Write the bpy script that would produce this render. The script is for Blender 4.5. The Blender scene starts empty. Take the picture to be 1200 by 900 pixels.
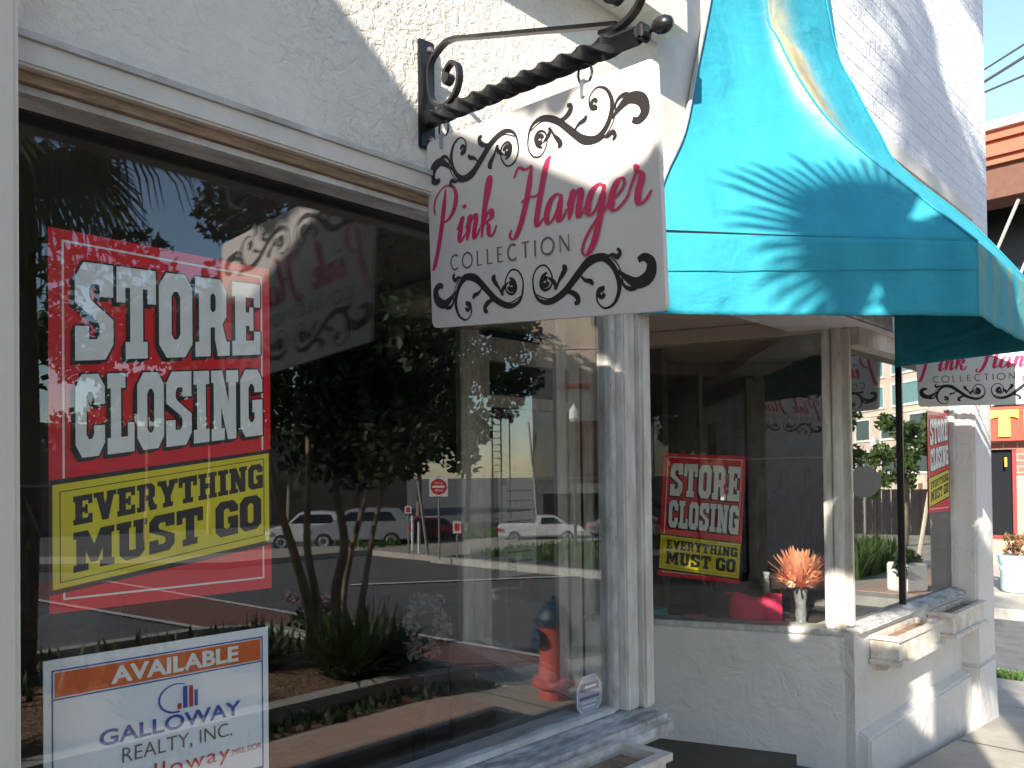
import bpy, bmesh, math, random
import numpy as np
from mathutils import Vector, Matrix
from mathutils.geometry import delaunay_2d_cdt
random.seed(7); rng = np.random.default_rng(7)
S = bpy.context.scene; COL = S.collection

# ------------------------------------------------------------------ camera
F = 951.0; th = math.radians(43.7); pit = math.radians(0.76); rol = 0.012
fw = Vector((math.cos(th)*math.cos(pit), math.sin(th)*math.cos(pit), math.sin(pit)))
rt = Vector((math.sin(th), -math.cos(th), 0)); up = rt.cross(fw)
r2 = rt*math.cos(rol) - up*math.sin(rol); u2 = up*math.cos(rol) + rt*math.sin(rol)
cd = bpy.data.cameras.new('camera'); cam = bpy.data.objects.new('camera', cd); COL.objects.link(cam)
m = Matrix((r2, u2, -fw)).transposed().to_4x4(); m.translation = (0, 0, 1.6); cam.matrix_world = m
cd.sensor_width = 36; cd.lens = F/1200*36; cd.shift_y = (558-450-F*math.tan(pit))/1200
cd.clip_start = 0.02; cd.clip_end = 2000; S.camera = cam

# ------------------------------------------------------------------ sky and sun
SUN = Vector((-.78, -.30, .40)).normalized()
elev = math.asin(SUN.z); rotz = math.atan2(SUN.x, SUN.y)
w = bpy.data.worlds.new('World'); S.world = w; w.use_nodes = True
nt = w.node_tree; bg = nt.nodes['Background']
sky = nt.nodes.new('ShaderNodeTexSky'); sky.sky_type = 'NISHITA'; sky.sun_disc = False
sky.sun_elevation = elev; sky.sun_rotation = rotz; sky.air_density = 1.0; sky.dust_density = 0.3; sky.ozone_density = 1.5
nt.links.new(sky.outputs[0], bg.inputs[0]); bg.inputs[1].default_value = 0.135
sd = bpy.data.lights.new('sun', 'SUN'); sd.energy = 5.0; sd.angle = math.radians(.5); sd.color = (1, .93, .83)
so = bpy.data.objects.new('sun', sd); COL.objects.link(so)
so.rotation_euler = SUN.to_track_quat('Z', 'Y').to_euler()
S.view_settings.view_transform = 'Standard'; S.view_settings.look = 'None'
S.view_settings.exposure = 1.42; S.view_settings.gamma = 1
S.render.engine = 'CYCLES'

# ------------------------------------------------------------------ materials
M = {}
def mat(name, col, rough=.7, metal=0, var=0.0, vscale=8, col2=None, bump=0, bscale=40, kind=None, spec=.5, trans=0, stretch=None):
    if name in M: return M[name]
    mt = bpy.data.materials.new(name); mt.use_nodes = True; N = mt.node_tree.nodes; L = mt.node_tree.links
    p = N['Principled BSDF']; p.inputs['Roughness'].default_value = rough; p.inputs['Metallic'].default_value = metal
    p.inputs['Specular IOR Level'].default_value = spec
    p.inputs['Base Color'].default_value = (*col, 1)
    tc = N.new('ShaderNodeTexCoord'); src = tc.outputs['Object']
    if stretch:
        mp = N.new('ShaderNodeMapping'); mp.inputs['Scale'].default_value = stretch; L.new(src, mp.inputs[0]); src = mp.outputs[0]
    if var or col2:
        n = N.new('ShaderNodeTexNoise'); n.inputs['Scale'].default_value = vscale; n.inputs['Detail'].default_value = 6; n.inputs['Roughness'].default_value = .65
        L.new(src, n.inputs[0])
        r = N.new('ShaderNodeValToRGB'); r.color_ramp.elements[0].position = .35; r.color_ramp.elements[1].position = .68
        c2 = col2 if col2 else tuple(c*(1-var) for c in col)
        r.color_ramp.elements[0].color = (*c2, 1); r.color_ramp.elements[1].color = (*col, 1)
        L.new(n.outputs[0], r.inputs[0]); L.new(r.outputs[0], p.inputs['Base Color'])
    if bump:
        n = N.new('ShaderNodeTexNoise'); n.inputs['Scale'].default_value = bscale; n.inputs['Detail'].default_value = 5
        L.new(src, n.inputs[0]); b = N.new('ShaderNodeBump'); b.inputs['Strength'].default_value = 1; b.inputs['Distance'].default_value = bump
        L.new(n.outputs[0], b.inputs['Height']); L.new(b.outputs[0], p.inputs['Normal'])
    if trans:
        t = N.new('ShaderNodeBsdfTranslucent'); mx = N.new('ShaderNodeMixShader'); mx.inputs[0].default_value = trans
        t.inputs[0].default_value = (*col, 1)
        L.new(p.outputs[0], mx.inputs[1]); L.new(t.outputs[0], mx.inputs[2]); L.new(mx.outputs[0], N['Material Output'].inputs[0])
    M[name] = mt; return mt

def stucco(name, col, stain, amp=.004, scale=16, thr=(.44, .56), stainamt=.5):
    mt = bpy.data.materials.new(name); mt.use_nodes = True; N = mt.node_tree.nodes; L = mt.node_tree.links
    p = N['Principled BSDF']; p.inputs['Roughness'].default_value = .8; p.inputs['Specular IOR Level'].default_value = .25
    tc = N.new('ShaderNodeTexCoord')
    n = N.new('ShaderNodeTexNoise'); n.inputs['Scale'].default_value = scale; n.inputs['Detail'].default_value = 5; n.inputs['Roughness'].default_value = .6; n.inputs['Distortion'].default_value = .7
    L.new(tc.outputs['Object'], n.inputs[0])
    r = N.new('ShaderNodeValToRGB'); r.color_ramp.elements[0].position = thr[0]; r.color_ramp.elements[1].position = thr[1]
    L.new(n.outputs[0], r.inputs[0])
    f = N.new('ShaderNodeTexNoise'); f.inputs['Scale'].default_value = 90; f.inputs['Detail'].default_value = 4
    L.new(tc.outputs['Object'], f.inputs[0])
    a = N.new('ShaderNodeMath'); a.operation = 'MULTIPLY_ADD'; a.inputs[1].default_value = .28
    L.new(f.outputs[0], a.inputs[0]); L.new(r.outputs[0], a.inputs[2])
    b = N.new('ShaderNodeBump'); b.inputs['Strength'].default_value = 1; b.inputs['Distance'].default_value = amp
    mk = N.new('ShaderNodeTexNoise'); mk.inputs['Scale'].default_value = 2.6; mk.inputs['Detail'].default_value = 3; L.new(tc.outputs['Object'], mk.inputs[0])
    mr = N.new('ShaderNodeMapRange'); mr.inputs['From Min'].default_value = .38; mr.inputs['From Max'].default_value = .62; mr.inputs['To Min'].default_value = .30; mr.inputs['To Max'].default_value = 1.15; L.new(mk.outputs[0], mr.inputs[0])
    mz = N.new('ShaderNodeMath'); mz.operation = 'MULTIPLY'; L.new(a.outputs[0], mz.inputs[0]); L.new(mr.outputs[0], mz.inputs[1])
    L.new(mz.outputs[0], b.inputs['Height']); L.new(b.outputs[0], p.inputs['Normal'])
    s = N.new('ShaderNodeTexNoise'); s.inputs['Scale'].default_value = 2.2; s.inputs['Detail'].default_value = 8; s.inputs['Roughness'].default_value = .7
    mp = N.new('ShaderNodeMapping'); mp.inputs['Scale'].default_value = (1, 1, .8); L.new(tc.outputs['Object'], mp.inputs[0]); L.new(mp.outputs[0], s.inputs[0])
    r2_ = N.new('ShaderNodeValToRGB'); r2_.color_ramp.elements[0].position = .48; r2_.color_ramp.elements[1].position = .75
    L.new(s.outputs[0], r2_.inputs[0])
    mu = N.new('ShaderNodeMath'); mu.operation = 'MULTIPLY'; mu.inputs[1].default_value = stainamt; L.new(r2_.outputs[0], mu.inputs[0])
    mx = N.new('ShaderNodeMixRGB'); mx.inputs[1].default_value = (*col, 1); mx.inputs[2].default_value = (*stain, 1)
    L.new(mu.outputs[0], mx.inputs[0]); L.new(mx.outputs[0], p.inputs['Base Color'])
    M[name] = mt; return mt

stucco('stucco', (.73, .68, .60), (.52, .45, .36), .0042, 46, (.38, .62))
stucco('stucco_low', (.66, .62, .57), (.48, .47, .44), .005, 9, (.38, .62), .6)
stucco('stucco_wall', (.72, .72, .73), (.62, .60, .56), .006, 26, (.40, .60), .4)
mat('smooth_white', (.65, .61, .54), .6, var=.16, vscale=7, bump=.0006, bscale=60)
mat('pilaster_paint', (.74, .67, .57), .7, var=.08, vscale=5, bump=.002, bscale=30)
mat('old_white', (.60, .59, .56), .7, col2=(.33, .30, .26), vscale=9, bump=.0015, bscale=45, stretch=(1, 3, 1))
mat('sill_paint', (.62, .62, .60), .65, col2=(.20, .18, .16), vscale=11, bump=.0025, bscale=40, stretch=(1, 2.5, 1))
mat('trim_white', (.66, .63, .57), .5, col2=(.42, .38, .32), vscale=14, bump=.0006, bscale=50, stretch=(2, 2, .4))
mat('box_white', (.76, .72, .64), .55, col2=(.50, .42, .33), vscale=15, bump=.0012, bscale=40)
mat('bare_wood', (.36, .24, .14), .8, col2=(.17, .11, .07), vscale=18, bump=.0015, bscale=30, stretch=(1.2, 12, 12))
mat('dirt', (.16, .11, .07), .95, col2=(.38, .22, .13), vscale=20, bump=.006, bscale=50)
mat('iron', (.012, .012, .013), .32, var=.3, vscale=20, bump=.0004, bscale=90)
mat('screw', (.35, .34, .33), .35, metal=.9)
mat('sign_white', (.70, .655, .60), .42, var=.07, vscale=7)
mat('ink_black', (.016, .013, .014), .45)
mat('ink_pink', (.62, .035, .11), .4, var=.05, vscale=20)
mat('ink_grey', (.16, .13, .12), .45)
mat('poster_red', (.80, .016, .028), .3, var=.12, vscale=12)
mat('poster_yellow', (.80, .66, .02), .3, var=.07, vscale=9)
mat('poster_white', (.86, .85, .79), .35, var=.10, vscale=9)
mat('poster_black', (.015, .014, .012), .35)
mat('realty_white', (.84, .86, .86), .3, var=.05, vscale=6)
mat('realty_orange', (.72, .13, .03), .35, var=.15, vscale=12)
mat('realty_blue', (.035, .09, .36), .35)
mat('realty_red', (.55, .04, .04), .35)
mat('black_paint', (.015, .015, .016), .5)
mat('dark_mat', (.018, .018, .018), .9, var=.4, vscale=10, bump=.002, bscale=120)
mat('concrete', (.47, .42, .34), .85, var=.28, vscale=3, bump=.002, bscale=60)
mat('asphalt', (.15, .145, .14), .9, var=.35, vscale=5, bump=.003, bscale=120)
mat('road_paint', (.72, .72, .66), .7, var=.25, vscale=6)
mat('kerb', (.45, .43, .38), .85, var=.3, vscale=6, bump=.002)
mat('mulch', (.09, .05, .028), .95, col2=(.28, .17, .09), vscale=25, bump=.02, bscale=40)
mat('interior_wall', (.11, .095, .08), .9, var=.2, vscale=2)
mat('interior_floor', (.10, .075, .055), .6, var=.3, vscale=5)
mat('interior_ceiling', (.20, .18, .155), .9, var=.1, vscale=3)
mat('soffit', (.50, .43, .35), .8, var=.15, vscale=4)
mat('pink_fabric', (.80, .03, .11), .7, var=.3, vscale=15, bump=.004, bscale=25)
mat('rose_fabric', (.55, .16, .20), .8, var=.5, vscale=30, bump=.004)
mat('feather', (.85, .27, .10), .9, col2=(.85, .50, .30), vscale=30, trans=.3)
mat('dry_petal', (.16, .14, .12), .9); mat('cream', (.75, .62, .48), .8, var=.2, vscale=20)
mat('glass_vase', (.26, .27, .28), .12, var=.4, vscale=60)
mat('dark_cloth', (.035, .028, .028), .9, var=.5, vscale=10, bump=.003)
mat('wine_cloth', (.12, .02, .03), .9, var=.4, vscale=10, bump=.003)
mat('grey_cloth', (.20, .19, .18), .9, var=.4, vscale=10, bump=.003)
mat('white_ceramic', (.6, .6, .6), .35, var=.1)
mat('teal_book', (.02, .28, .30), .6)
mat('bark', (.36, .27, .19), .85, col2=(.16, .11, .08), vscale=12, bump=.004, stretch=(2, 2, .5))
mat('palm_bark', (.20, .15, .11), .95, col2=(.10, .08, .06), vscale=9, bump=.02, bscale=14)
mat('leaf', (.055, .10, .028), .6, var=.5, vscale=4, trans=.25)
mat('leaf_light', (.12, .19, .05), .6, var=.45, vscale=4, trans=.3)
mat('leaf_dark', (.035, .07, .025), .6, var=.5, vscale=4, trans=.2)
mat('palm_leaf', (.07, .10, .035), .5, var=.4, vscale=3, trans=.15)
mat('grass', (.08, .16, .03), .8, var=.5, vscale=8, trans=.2)
mat('blossom', (.42, .30, .36), .8, var=.3, vscale=20, trans=.3)
mat('hyd_red', (.55, .10, .075), .45, var=.25, vscale=10, bump=.001, bscale=60)
mat('hyd_blue', (.018, .05, .08), .5, var=.3, vscale=10)
mat('steel', (.45, .45, .46), .35, metal=.8)
mat('pole_grey', (.30, .29, .27), .6, var=.2)
mat('pole_black', (.02, .022, .022), .5)
mat('car_white', (.60, .60, .60), .2, spec=.8); mat('car_silver', (.34, .35, .37), .3, metal=.4)
mat('car_red', (.20, .02, .03), .2, spec=.8); mat('car_glass', (.012, .015, .018), .25, spec=.4)
mat('tyre', (.02, .02, .02), .8); mat('lamp_red', (.5, .02, .02), .3); mat('lamp_clear', (.8, .8, .75), .2)
mat('tan_wall', (.74, .60, .47), .85, var=.1, vscale=1.5)
mat('beige_wall', (.66, .55, .44), .85, var=.08, vscale=1)
mat('cream_band', (.74, .64, .50), .85); mat('window_dark', (.05, .08, .09), .12, spec=.8)
mat('window_black', (.012, .012, .014), .3, spec=.25); mat('window_teal', (.16, .30, .30), .12, spec=.8); mat('window_frame', (.80, .78, .72), .6)
mat('grey_wall', (.20, .19, .18), .9, var=.15, vscale=.7)
mat('brown_brick', (.13, .06, .04), .9, var=.2)
mat('red_siding', (.40, .09, .04), .6, var=.15, vscale=2)
mat('red_fascia', (.42, .06, .03), .5, var=.1); mat('letter_yellow', (.92, .68, .08), .5)
mat('red_frame', (.28, .03, .03), .5); mat('planter_blue', (.46, .62, .66), .5, var=.1)
mat('planter_white', (.78, .76, .70), .5, var=.1); mat('red_leaf', (.22, .05, .03), .6, col2=(.10, .12, .03), vscale=9)
mat('sign_red', (.62, .03, .03), .4); mat('sign_face', (.8, .8, .78), .4); mat('sign_back', (.055, .055, .06), .55)
mat('amber', (.9, .4, .05), .4)
mat('wire', (.02, .02, .02), .6)

def brick_mat(name, c1, c2, mortar, sc, bump=.004, axis='XZ'):
    mt = bpy.data.materials.new(name); mt.use_nodes = True; N = mt.node_tree.nodes; L = mt.node_tree.links
    p = N['Principled BSDF']; p.inputs['Roughness'].default_value = .85
    tc = N.new('ShaderNodeTexCoord'); sp = N.new('ShaderNodeSeparateXYZ'); cb = N.new('ShaderNodeCombineXYZ')
    L.new(tc.outputs['Object'], sp.inputs[0]); L.new(sp.outputs[axis[0]], cb.inputs[0]); L.new(sp.outputs[axis[1]], cb.inputs[1])
    b = N.new('ShaderNodeTexBrick'); L.new(cb.outputs[0], b.inputs[0])
    b.inputs['Color1'].default_value = (*c1, 1); b.inputs['Color2'].default_value = (*c2, 1); b.inputs['Mortar'].default_value = (*mortar, 1)
    b.inputs['Scale'].default_value = sc; b.inputs['Mortar Size'].default_value = .025; b.inputs['Mortar Smooth'].default_value = .2
    bu = N.new('ShaderNodeBump'); bu.invert = True; bu.inputs['Distance'].default_value = bump
    L.new(b.outputs['Fac'], bu.inputs['Height']); L.new(bu.outputs[0], p.inputs['Normal']); L.new(b.outputs['Color'], p.inputs['Base Color'])
    M[name] = mt
brick_mat('brick_yellow', (.56, .38, .23), (.46, .30, .18), (.40, .28, .18), 2.4, axis='YZ')
brick_mat('brick_red', (.30, .11, .08), (.24, .09, .07), (.30, .26, .22), 2.4, axis='YZ')
brick_mat('paver_brick', (.42, .24, .17), (.34, .20, .15), (.25, .19, .15), 4.5, .003, 'XY')
brick_mat('paver_red', (.26, .10, .075), (.20, .085, .065), (.20, .15, .12), 4.0, .003, 'XY')
brick_mat('paver_pink', (.56, .36, .27), (.48, .31, .24), (.36, .28, .22), 4.5, .003, 'XY')

# painted block wall: stucco over faint courses
mt = bpy.data.materials.new('painted_block'); mt.use_nodes = True; N = mt.node_tree.nodes; L = mt.node_tree.links
p = N['Principled BSDF']; p.inputs['Roughness'].default_value = .75
tc = N.new('ShaderNodeTexCoord'); sp = N.new('ShaderNodeSeparateXYZ'); cb = N.new('ShaderNodeCombineXYZ')
L.new(tc.outputs['Object'], sp.inputs[0]); L.new(sp.outputs[0], cb.inputs[0]); L.new(sp.outputs[2], cb.inputs[1])
b = N.new('ShaderNodeTexBrick'); L.new(cb.outputs[0], b.inputs[0]); b.inputs['Scale'].default_value = 3.6; b.inputs['Mortar Size'].default_value = .03; b.inputs['Mortar Smooth'].default_value = .8
n = N.new('ShaderNodeTexNoise'); n.inputs['Scale'].default_value = 26; n.inputs['Detail'].default_value = 7; n.inputs['Roughness'].default_value = .65; n.inputs['Distortion'].default_value = .5; L.new(tc.outputs['Object'], n.inputs[0])
ma = N.new('ShaderNodeMath'); ma.operation = 'MULTIPLY_ADD'; ma.inputs[1].default_value = -.22; L.new(b.outputs['Fac'], ma.inputs[0]); L.new(n.outputs[0], ma.inputs[2])
bu = N.new('ShaderNodeBump'); bu.inputs['Distance'].default_value = .022; L.new(ma.outputs[0], bu.inputs['Height']); L.new(bu.outputs[0], p.inputs['Normal'])
p.inputs['Base Color'].default_value = (.74, .73, .74, 1); M['painted_block'] = mt

# window glass: clear pane with Schlick reflection on both faces
def glass_mat(name, f0, tint):
    mt = bpy.data.materials.new(name); mt.use_nodes = True; N = mt.node_tree.nodes; L = mt.node_tree.links
    N.remove(N['Principled BSDF'])
    ge = N.new('ShaderNodeNewGeometry'); d = N.new('ShaderNodeVectorMath'); d.operation = 'DOT_PRODUCT'
    L.new(ge.outputs['Normal'], d.inputs[0]); L.new(ge.outputs['Incoming'], d.inputs[1])
    ab = N.new('ShaderNodeMath'); ab.operation = 'ABSOLUTE'; L.new(d.outputs['Value'], ab.inputs[0])
    om = N.new('ShaderNodeMath'); om.operation = 'SUBTRACT'; om.inputs[0].default_value = 1; L.new(ab.outputs[0], om.inputs[1])
    pw = N.new('ShaderNodeMath'); pw.operation = 'POWER'; pw.inputs[1].default_value = 4.2; L.new(om.outputs[0], pw.inputs[0])
    f = N.new('ShaderNodeMath'); f.operation = 'MULTIPLY_ADD'; f.inputs[1].default_value = 1-f0; f.inputs[2].default_value = f0; L.new(pw.outputs[0], f.inputs[0])
    t = N.new('ShaderNodeBsdfTransparent'); t.inputs[0].default_value = (*tint, 1); g = N.new('ShaderNodeBsdfGlossy'); g.inputs['Roughness'].default_value = 0
    mx = N.new('ShaderNodeMixShader'); L.new(f.outputs[0], mx.inputs[0]); L.new(t.outputs[0], mx.inputs[1]); L.new(g.outputs[0], mx.inputs[2])
    L.new(mx.outputs[0], N['Material Output'].inputs[0]); M[name] = mt
glass_mat('glass', .080, (.985, .99, .985)); glass_mat('glass_thin', .10, (.95, .96, .95)); glass_mat('glass_coated', .20, (.6, .62, .6))

# awning cloth
mt = bpy.data.materials.new('awning_cloth'); mt.use_nodes = True; N = mt.node_tree.nodes; L = mt.node_tree.links
p = N['Principled BSDF']; p.inputs['Roughness'].default_value = .75; p.inputs['Specular IOR Level'].default_value = .2
tc = N.new('ShaderNodeTexCoord'); n = N.new('ShaderNodeTexNoise'); n.inputs['Scale'].default_value = 4; n.inputs['Detail'].default_value = 7; n.inputs['Roughness'].default_value = .7
mq = N.new('ShaderNodeMapping'); mq.inputs['Scale'].default_value = (1.6, 1.6, .45); L.new(tc.outputs['Object'], mq.inputs[0]); L.new(mq.outputs[0], n.inputs[0])
rr = N.new('ShaderNodeValToRGB'); rr.color_ramp.elements[0].position = .3; rr.color_ramp.elements[1].position = .7
rr.color_ramp.elements[0].color = (.024, .26, .35, 1); rr.color_ramp.elements[1].color = (.042, .35, .44, 1); L.new(n.outputs[0], rr.inputs[0])
at_ = N.new('ShaderNodeVertexColor'); at_.layer_name = 'stain'
n2 = N.new('ShaderNodeTexNoise'); n2.inputs['Scale'].default_value = 14; n2.inputs['Detail'].default_value = 5; L.new(tc.outputs['Object'], n2.inputs[0])
sx = N.new('ShaderNodeSeparateColor'); L.new(at_.outputs[0], sx.inputs[0])
mm = N.new('ShaderNodeMath'); mm.operation = 'MULTIPLY'; L.new(sx.outputs[0], mm.inputs[0]); L.new(n2.outputs[0], mm.inputs[1])
m3 = N.new('ShaderNodeMath'); m3.operation = 'MULTIPLY'; m3.inputs[1].default_value = 2.0; m3.use_clamp = True; L.new(mm.outputs[0], m3.inputs[0])
mx = N.new('ShaderNodeMixRGB'); mx.inputs[2].default_value = (.62, .55, .34, 1); L.new(m3.outputs[0], mx.inputs[0]); L.new(rr.outputs[0], mx.inputs[1])
m4 = N.new('ShaderNodeMixRGB'); m4.inputs[2].default_value = (.17, .34, .27, 1); L.new(sx.outputs[1], m4.inputs[0]); L.new(mx.outputs[0], m4.inputs[1])
m5 = N.new('ShaderNodeMixRGB'); m5.inputs[2].default_value = (.20, .16, .09, 1); L.new(sx.outputs[2], m5.inputs[0]); L.new(m4.outputs[0], m5.inputs[1])
L.new(m5.outputs[0], p.inputs['Base Color'])
wv = N.new('ShaderNodeTexNoise'); wv.inputs['Scale'].default_value = 5; wv.inputs['Detail'].default_value = 3; wv.inputs['Distortion'].default_value = .8
mp = N.new('ShaderNodeMapping'); mp.inputs['Scale'].default_value = (1, 1, 1.8); L.new(tc.outputs['Object'], mp.inputs[0]); L.new(mp.outputs[0], wv.inputs[0])
bu = N.new('ShaderNodeBump'); bu.inputs['Distance'].default_value = .013
wf = N.new('ShaderNodeTexNoise'); wf.inputs['Scale'].default_value = 22; wf.inputs['Detail'].default_value = 4; wf.inputs['Distortion'].default_value = 1.2; L.new(mp.outputs[0], wf.inputs[0])
wa = N.new('ShaderNodeMath'); wa.operation = 'MULTIPLY_ADD'; wa.inputs[1].default_value = .09; L.new(wf.outputs[0], wa.inputs[0]); L.new(wv.outputs[0], wa.inputs[2])
L.new(wa.outputs[0], bu.inputs['Height']); L.new(bu.outputs[0], p.inputs['Normal'])
t = N.new('ShaderNodeBsdfTranslucent'); t.inputs[0].default_value = (.01, .13, .15, 1)
ms = N.new('ShaderNodeMixShader'); ms.inputs[0].default_value = .12; L.new(p.outputs[0], ms.inputs[1]); L.new(t.outputs[0], ms.inputs[2]); L.new(ms.outputs[0], N['Material Output'].inputs[0])
M['awning_cloth'] = mt

# ------------------------------------------------------------------ helpers
def tag(o, label=None, cat=None, group=None, kind=None):
    if label: o['label'] = label
    if cat: o['category'] = cat
    if group: o['group'] = group
    if kind: o['kind'] = kind
    return o
def thing(name, label, cat, loc=(0, 0, 0), rz=0, group=None):
    o = bpy.data.objects.new(name, None); COL.objects.link(o); o.empty_display_size = .1
    o.location = loc; o.rotation_euler = (0, 0, rz); return tag(o, label, cat, group)
class MB:
    def __init__(s): s.v = []; s.f = []
    def add(s, vs, fs):
        o = len(s.v); s.v += [tuple(a) for a in vs]; s.f += [tuple(i+o for i in f) for f in fs]; return s
    def box(s, x0, x1, y0, y1, z0, z1):
        return s.add([(x0,y0,z0),(x1,y0,z0),(x1,y1,z0),(x0,y1,z0),(x0,y0,z1),(x1,y0,z1),(x1,y1,z1),(x0,y1,z1)],
                     [(0,3,2,1),(4,5,6,7),(0,1,5,4),(1,2,6,5),(2,3,7,6),(3,0,4,7)])
    def obox(s, o, u, a0, a1, b0, b1, z0, z1):   # u = 2D direction, second axis is u rotated +90 degrees
        v = (-u[1], u[0]); P = lambda a, b, z: (o[0]+u[0]*a+v[0]*b, o[1]+u[1]*a+v[1]*b, z)
        return s.add([P(a0,b0,z0),P(a1,b0,z0),P(a1,b1,z0),P(a0,b1,z0),P(a0,b0,z1),P(a1,b0,z1),P(a1,b1,z1),P(a0,b1,z1)],
                     [(0,3,2,1),(4,5,6,7),(0,1,5,4),(1,2,6,5),(2,3,7,6),(3,0,4,7)])
    def tube(s, pts, rad, n=8, cap=True):
        pts = [Vector(p) for p in pts]; k = len(pts)
        if not hasattr(rad, '__len__'): rad = [rad]*k
        o = len(s.v); prev = None
        for i, p in enumerate(pts):
            d = (pts[min(i+1, k-1)]-pts[max(i-1, 0)]).normalized()
            if prev is None:
                a = Vector((0, 0, 1)) if abs(d.z) < .9 else Vector((1, 0, 0)); a = (a-d*a.dot(d)).normalized()
            else: a = (prev-d*prev.dot(d)).normalized()
            prev = a; b = d.cross(a)
            for j in range(n):
                t = 2*math.pi*j/n; s.v.append(tuple(p+(a*math.cos(t)+b*math.sin(t))*rad[i]))
        for i in range(k-1):
            for j in range(n): s.f.append((o+i*n+j, o+i*n+(j+1)%n, o+(i+1)*n+(j+1)%n, o+(i+1)*n+j))
        if cap: s.f.append(tuple(o+j for j in range(n))[::-1]); s.f.append(tuple(o+(k-1)*n+j for j in range(n)))
        return s
    def lathe(s, prof, c=(0, 0, 0), n=20, axis=2, a0=0):
        o = len(s.v)
        for r, z in prof:
            for j in range(n):
                t = 2*math.pi*j/n+a0; x, y = r*math.cos(t), r*math.sin(t)
                q = (x, y, z) if axis == 2 else ((z, x, y) if axis == 0 else (x, z, y))
                s.v.append((c[0]+q[0], c[1]+q[1], c[2]+q[2]))
        for i in range(len(prof)-1):
            for j in range(n): s.f.append((o+i*n+j, o+i*n+(j+1)%n, o+(i+1)*n+(j+1)%n, o+(i+1)*n+j))
        s.f.append(tuple(o+j for j in range(n))[::-1]); s.f.append(tuple(o+(len(prof)-1)*n+j for j in range(n))); return s
    def prism(s, poly, fn, t0, t1):   # poly 2D, fn(a,b,t)->3D
        n = len(poly); o = len(s.v)
        for t in (t0, t1): s.v += [tuple(fn(a, b, t)) for a, b in poly]
        s.f.append(tuple(o+i for i in range(n))[::-1]); s.f.append(tuple(o+n+i for i in range(n)))
        for i in range(n): s.f.append((o+i, o+(i+1)%n, o+n+(i+1)%n, o+n+i))
        return s
    def grid(s, G):
        r = len(G); c = len(G[0]); o = len(s.v)
        for row in G: s.v += [tuple(p) for p in row]
        for i in range(r-1):
            for j in range(c-1): s.f.append((o+i*c+j, o+i*c+j+1, o+(i+1)*c+j+1, o+(i+1)*c+j))
        return s
    def build(s, name, m, parent=None, smooth=False, bevel=0, seg=2, solid=0):
        me = bpy.data.meshes.new(name); me.from_pydata(s.v, [], s.f); me.update()
        bm = bmesh.new(); bm.from_mesh(me); bmesh.ops.recalc_face_normals(bm, faces=bm.faces)
        if bevel: bmesh.ops.bevel(bm, geom=[e for e in bm.edges if len(e.link_faces) == 2 and e.calc_face_angle(0) > .5], offset=bevel, segments=seg, affect='EDGES', clamp_overlap=True)
        bm.to_mesh(me); bm.free()
        if smooth:
            for q in me.polygons: q.use_smooth = True
        me.materials.append(M[m]); o = bpy.data.objects.new(name, me); COL.objects.link(o)
        if parent: o.parent = parent
        if solid:
            md = o.modifiers.new('solid', 'SOLIDIFY'); md.thickness = solid; md.offset = 0
        return o
def autosmooth(o, ang=.6):
    me = o.data; bm = bmesh.new(); bm.from_mesh(me)
    for f in bm.faces: f.smooth = True
    for e in bm.edges: e.smooth = not (len(e.link_faces) == 2 and e.calc_face_angle(0) > ang)
    bm.to_mesh(me); bm.free(); return o
def copy_tree(o, parent=None):
    c = o.copy(); COL.objects.link(c); c.parent = parent
    for ch in list(o.children): copy_tree(ch, c)
    return c
def gz(x): return max(0., min(.36, .36-.078*(x-2.9)))

# ---- flat lettering: polygons united by a constrained triangulation
def inside(p, poly):
    x, y = p; c = False; j = len(poly)-1
    for i in range(len(poly)):
        xi, yi = poly[i]; xj, yj = poly[j]
        if (yi > y) != (yj > y) and x < (xj-xi)*(y-yi)/(yj-yi)+xi: c = not c
        j = i
    return c
def union2d(adds, subs=()):
    polys = list(adds)+list(subs); vs = []; fs = []
    for q in polys:
        o = len(vs); vs += [Vector(a) for a in q]; fs.append(list(range(o, o+len(q))))
    ov, oe, of, _, _, _ = delaunay_2d_cdt(vs, [], fs, 1, 1e-6)
    ov = [tuple(a) for a in ov]; out = []
    bb = [(min(a[0] for a in q), max(a[0] for a in q), min(a[1] for a in q), max(a[1] for a in q)) for q in polys]
    na = len(adds)
    for t in of:
        c = (sum(ov[i][0] for i in t)/len(t), sum(ov[i][1] for i in t)/len(t)); ok = False
        for k, q in enumerate(polys):
            b = bb[k]
            if b[0] <= c[0] <= b[1] and b[2] <= c[1] <= b[3] and inside(c, q):
                if k >= na: ok = False; break
                ok = True
                if not subs: break
        if ok: out.append(tuple(t))
    return ov, out
def R_(x0, y0, x1, y1): return [(x0, y0), (x1, y0), (x1, y1), (x0, y1)]
def OC(x0, y0, x1, y1, c): return [(x0+c, y0), (x1-c, y0), (x1, y0+c), (x1, y1-c), (x1-c, y1), (x0+c, y1), (x0, y1-c), (x0, y0+c)]
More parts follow.
